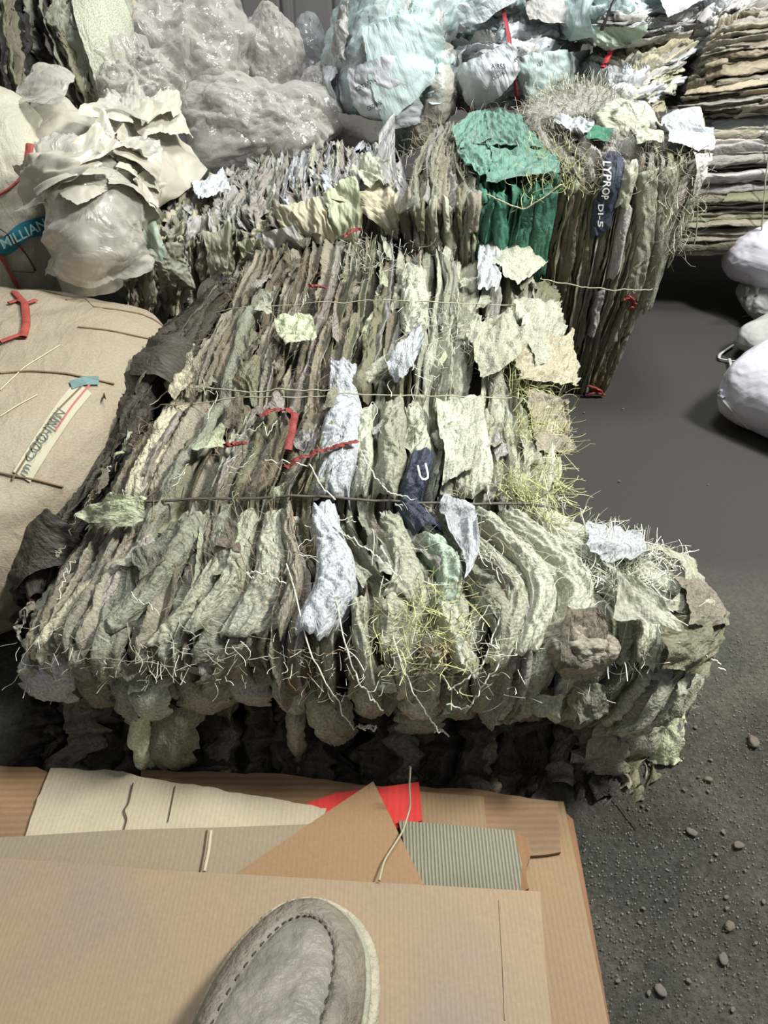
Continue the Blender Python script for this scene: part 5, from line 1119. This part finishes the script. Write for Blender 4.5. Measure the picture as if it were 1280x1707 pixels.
shoe = thing('shoe', tuple(toe + axu * .16 - np.array([0, 0, 0])), 'worn grey leather moccasin shoe with a pale sole, standing on the topmost cardboard', 'shoe')
loft([ring(.004, 0), ring(0, .002), ring(-.001, .010), ring(.001, .015), ring(.006, .016), ring(.012, .015)], 'sole', sole, shoe)
rise = lambda u, v: .05 * np.clip((u - .03) / .14, 0, 1) ** 1.2
loft([ring(.010, .014), ring(.006, .018), ring(.0065, .023), ring(.011, .025), ring(.012, .021)], 'welt', wel, shoe)
loft([ring(.012, .018), ring(.010, .026), ring(.012, .036, lambda u, v: rise(u, v) * .5), ring(.019, .043, lambda u, v: rise(u, v) * .8), ring(.027, .047, rise), ring(.0335, .0475, rise), ring(.0355, .0440, rise)], 'side_upper', leather, shoe)
rg = ring(.034, .0440, rise); hN = len(rg) // 2; Lp = rg[:hN + 1]; Rp = rg[::-1][:hN + 1]; xs = np.linspace(0, 1, 25)[None, :, None]
V = Lp[:, None] * (1 - xs) + Rp[:, None] * xs; wdt = np.linalg.norm(Rp - Lp, axis=1)[:, None]; V[..., 2] += (1 - (2 * xs[..., 0] - 1) ** 2) ** .6 * np.minimum(.010, wdt * .25) + .0009 * crumple(V[..., 0], V[..., 1], 4, 40)
mk('toe_cap', V, gridF(*V.shape[:2]), simple('scuffed_toe_leather', (132, 126, 116), rough=.42, bump=.7, bscale=90, var=.22, vscale=35), shoe, uv=np.zeros((V.shape[0] * 25, 2)))
q = shoe_out(.0245); sel = ring(.0340, .0480, rise); mb = MB()
for i in range(0, len(sel) - 2, 2):
    if np.linalg.norm(sel[i + 1] - sel[i]) > 1e-4:
        a_, b2 = sel[i], sel[i] + (sel[i + 1] - sel[i]) * .8
        V, Fq = tube(np.array([a_, (a_ + b2) / 2 + [0, 0, .001], b2]), .0008, 5); mb.add(V, Fq, None, dthr)
mb.build('stitching', None, shoe)
# shaft / collar behind, out of the frame
cen = toe + axu * .23; aa = np.linspace(0, 2 * np.pi, 40)
loft([np.stack([cen + axu * (.07 + e1) * math.cos(t_) + axv * (.040 + e1 * .5) * math.sin(t_) + np.array([0, 0, h_]) for t_ in aa]) for e1, h_ in ((.0, .085), (.004, .105), (0, .125), (-.006, .127), (-.008, .10))], 'collar', leather, shoe)

# ------------------------------------------------------------------ grit on the floor
rs = np.random.RandomState(3); peb = simple('grey_stone', (132, 126, 116), rough=.85, bump=.6, bscale=200); peb2 = simple('brown_stone', (104, 96, 84), rough=.85)
spots = [(1145, 1160, .005), (1255, 1238, .009), (1152, 1388, .006), (1215, 1545, .006), (1100, 1652, .006), (1230, 1410, .006), (1205, 1600, .006), (1180, 1300, .005)]
for k in range(42):
    spots.append((rs.uniform(1010, 1279), rs.uniform(1100, 1700), rs.uniform(.0014, .0030)))
spots += [(rs.uniform(960, 1190), rs.uniform(660, 1000), rs.uniform(.0012, .0025)) for _ in range(10)]
protos = []
for k in range(6):
    V, Fq, uv = blob((0, 0, 0), ax(0), (1, .7, .38), 800 + k, 2.5, .25, 1.0, 14, 9, .4); me_o = mk('pebble', V, Fq, [peb, peb2][k % 2], origin=np.zeros(3)); protos.append(me_o)
for k, (a, b_, r_) in enumerate(spots):
    o = protos[k] if k < 6 else protos[k % 6].copy()
    if k >= 6: COL.objects.link(o)
    p = P(a, b_, z=0); o.location = (p[0], p[1], r_ * .3); o.scale = (r_, r_, r_); o.rotation_euler = (0, 0, k * 1.3)
    big = k < 5
    tag(o, ['pale flat pebble beside the right corner of the large bale', 'largest pale stone chip at the right edge of the floor', 'pale grey stone beside the cardboard pile, level with the red sheet', 'stone lying on the floor right of the topmost cardboard', 'pale stone nearest the bottom right corner'][k] if big else 'tiny grit pebble on the dusty concrete floor beside the bale and cardboard', 'pebble', 'tiny pebbles scattered on the floor' if not big else 'larger stones on the floor')
mb = MB()
for k in range(2600):
    a, b_ = rs.uniform(960, 1290), 1707 - rs.rand() ** .8 * 650
    p = P(a, b_, z=0); r_ = rs.uniform(.0003, .0009); mb.add(np.array([[-1, -1, 0], [1, -1, 0], [1, 1, 0], [-1, 1, 0], [-.4, -.5, .8], [.5, -.4, .8], [.4, .5, .7], [-.5, .4, .9]]) * r_ + p, np.array([[0, 1, 5, 4], [1, 2, 6, 5], [2, 3, 7, 6], [3, 0, 4, 7], [4, 5, 6, 7]]), None, [peb, peb2][k % 2])
tag(mb.build('gravel_dust', smooth=False), 'fine gritty dust strewn over the concrete floor at the lower right', 'grit', kind='stuff')
mb = MB()
for pth in [[(1000, 1310), (1030, 1340), (1062, 1378)], [(1160, 1110), (1180, 1140)], [(1120, 500), (1140, 515)]]:
    pass
g = smooth_path([P(a, b_, z=.002) for a, b_ in [(1000, 1312), (1028, 1335), (1062, 1380)]], 20); A, Fq = tube(g, .0008, 5); tag(mk('dry_stalk', A, Fq, simple('dark_stalk', (70, 56, 44))), 'thin dark stalk on the floor near the front right corner of the large bale', 'stalk')
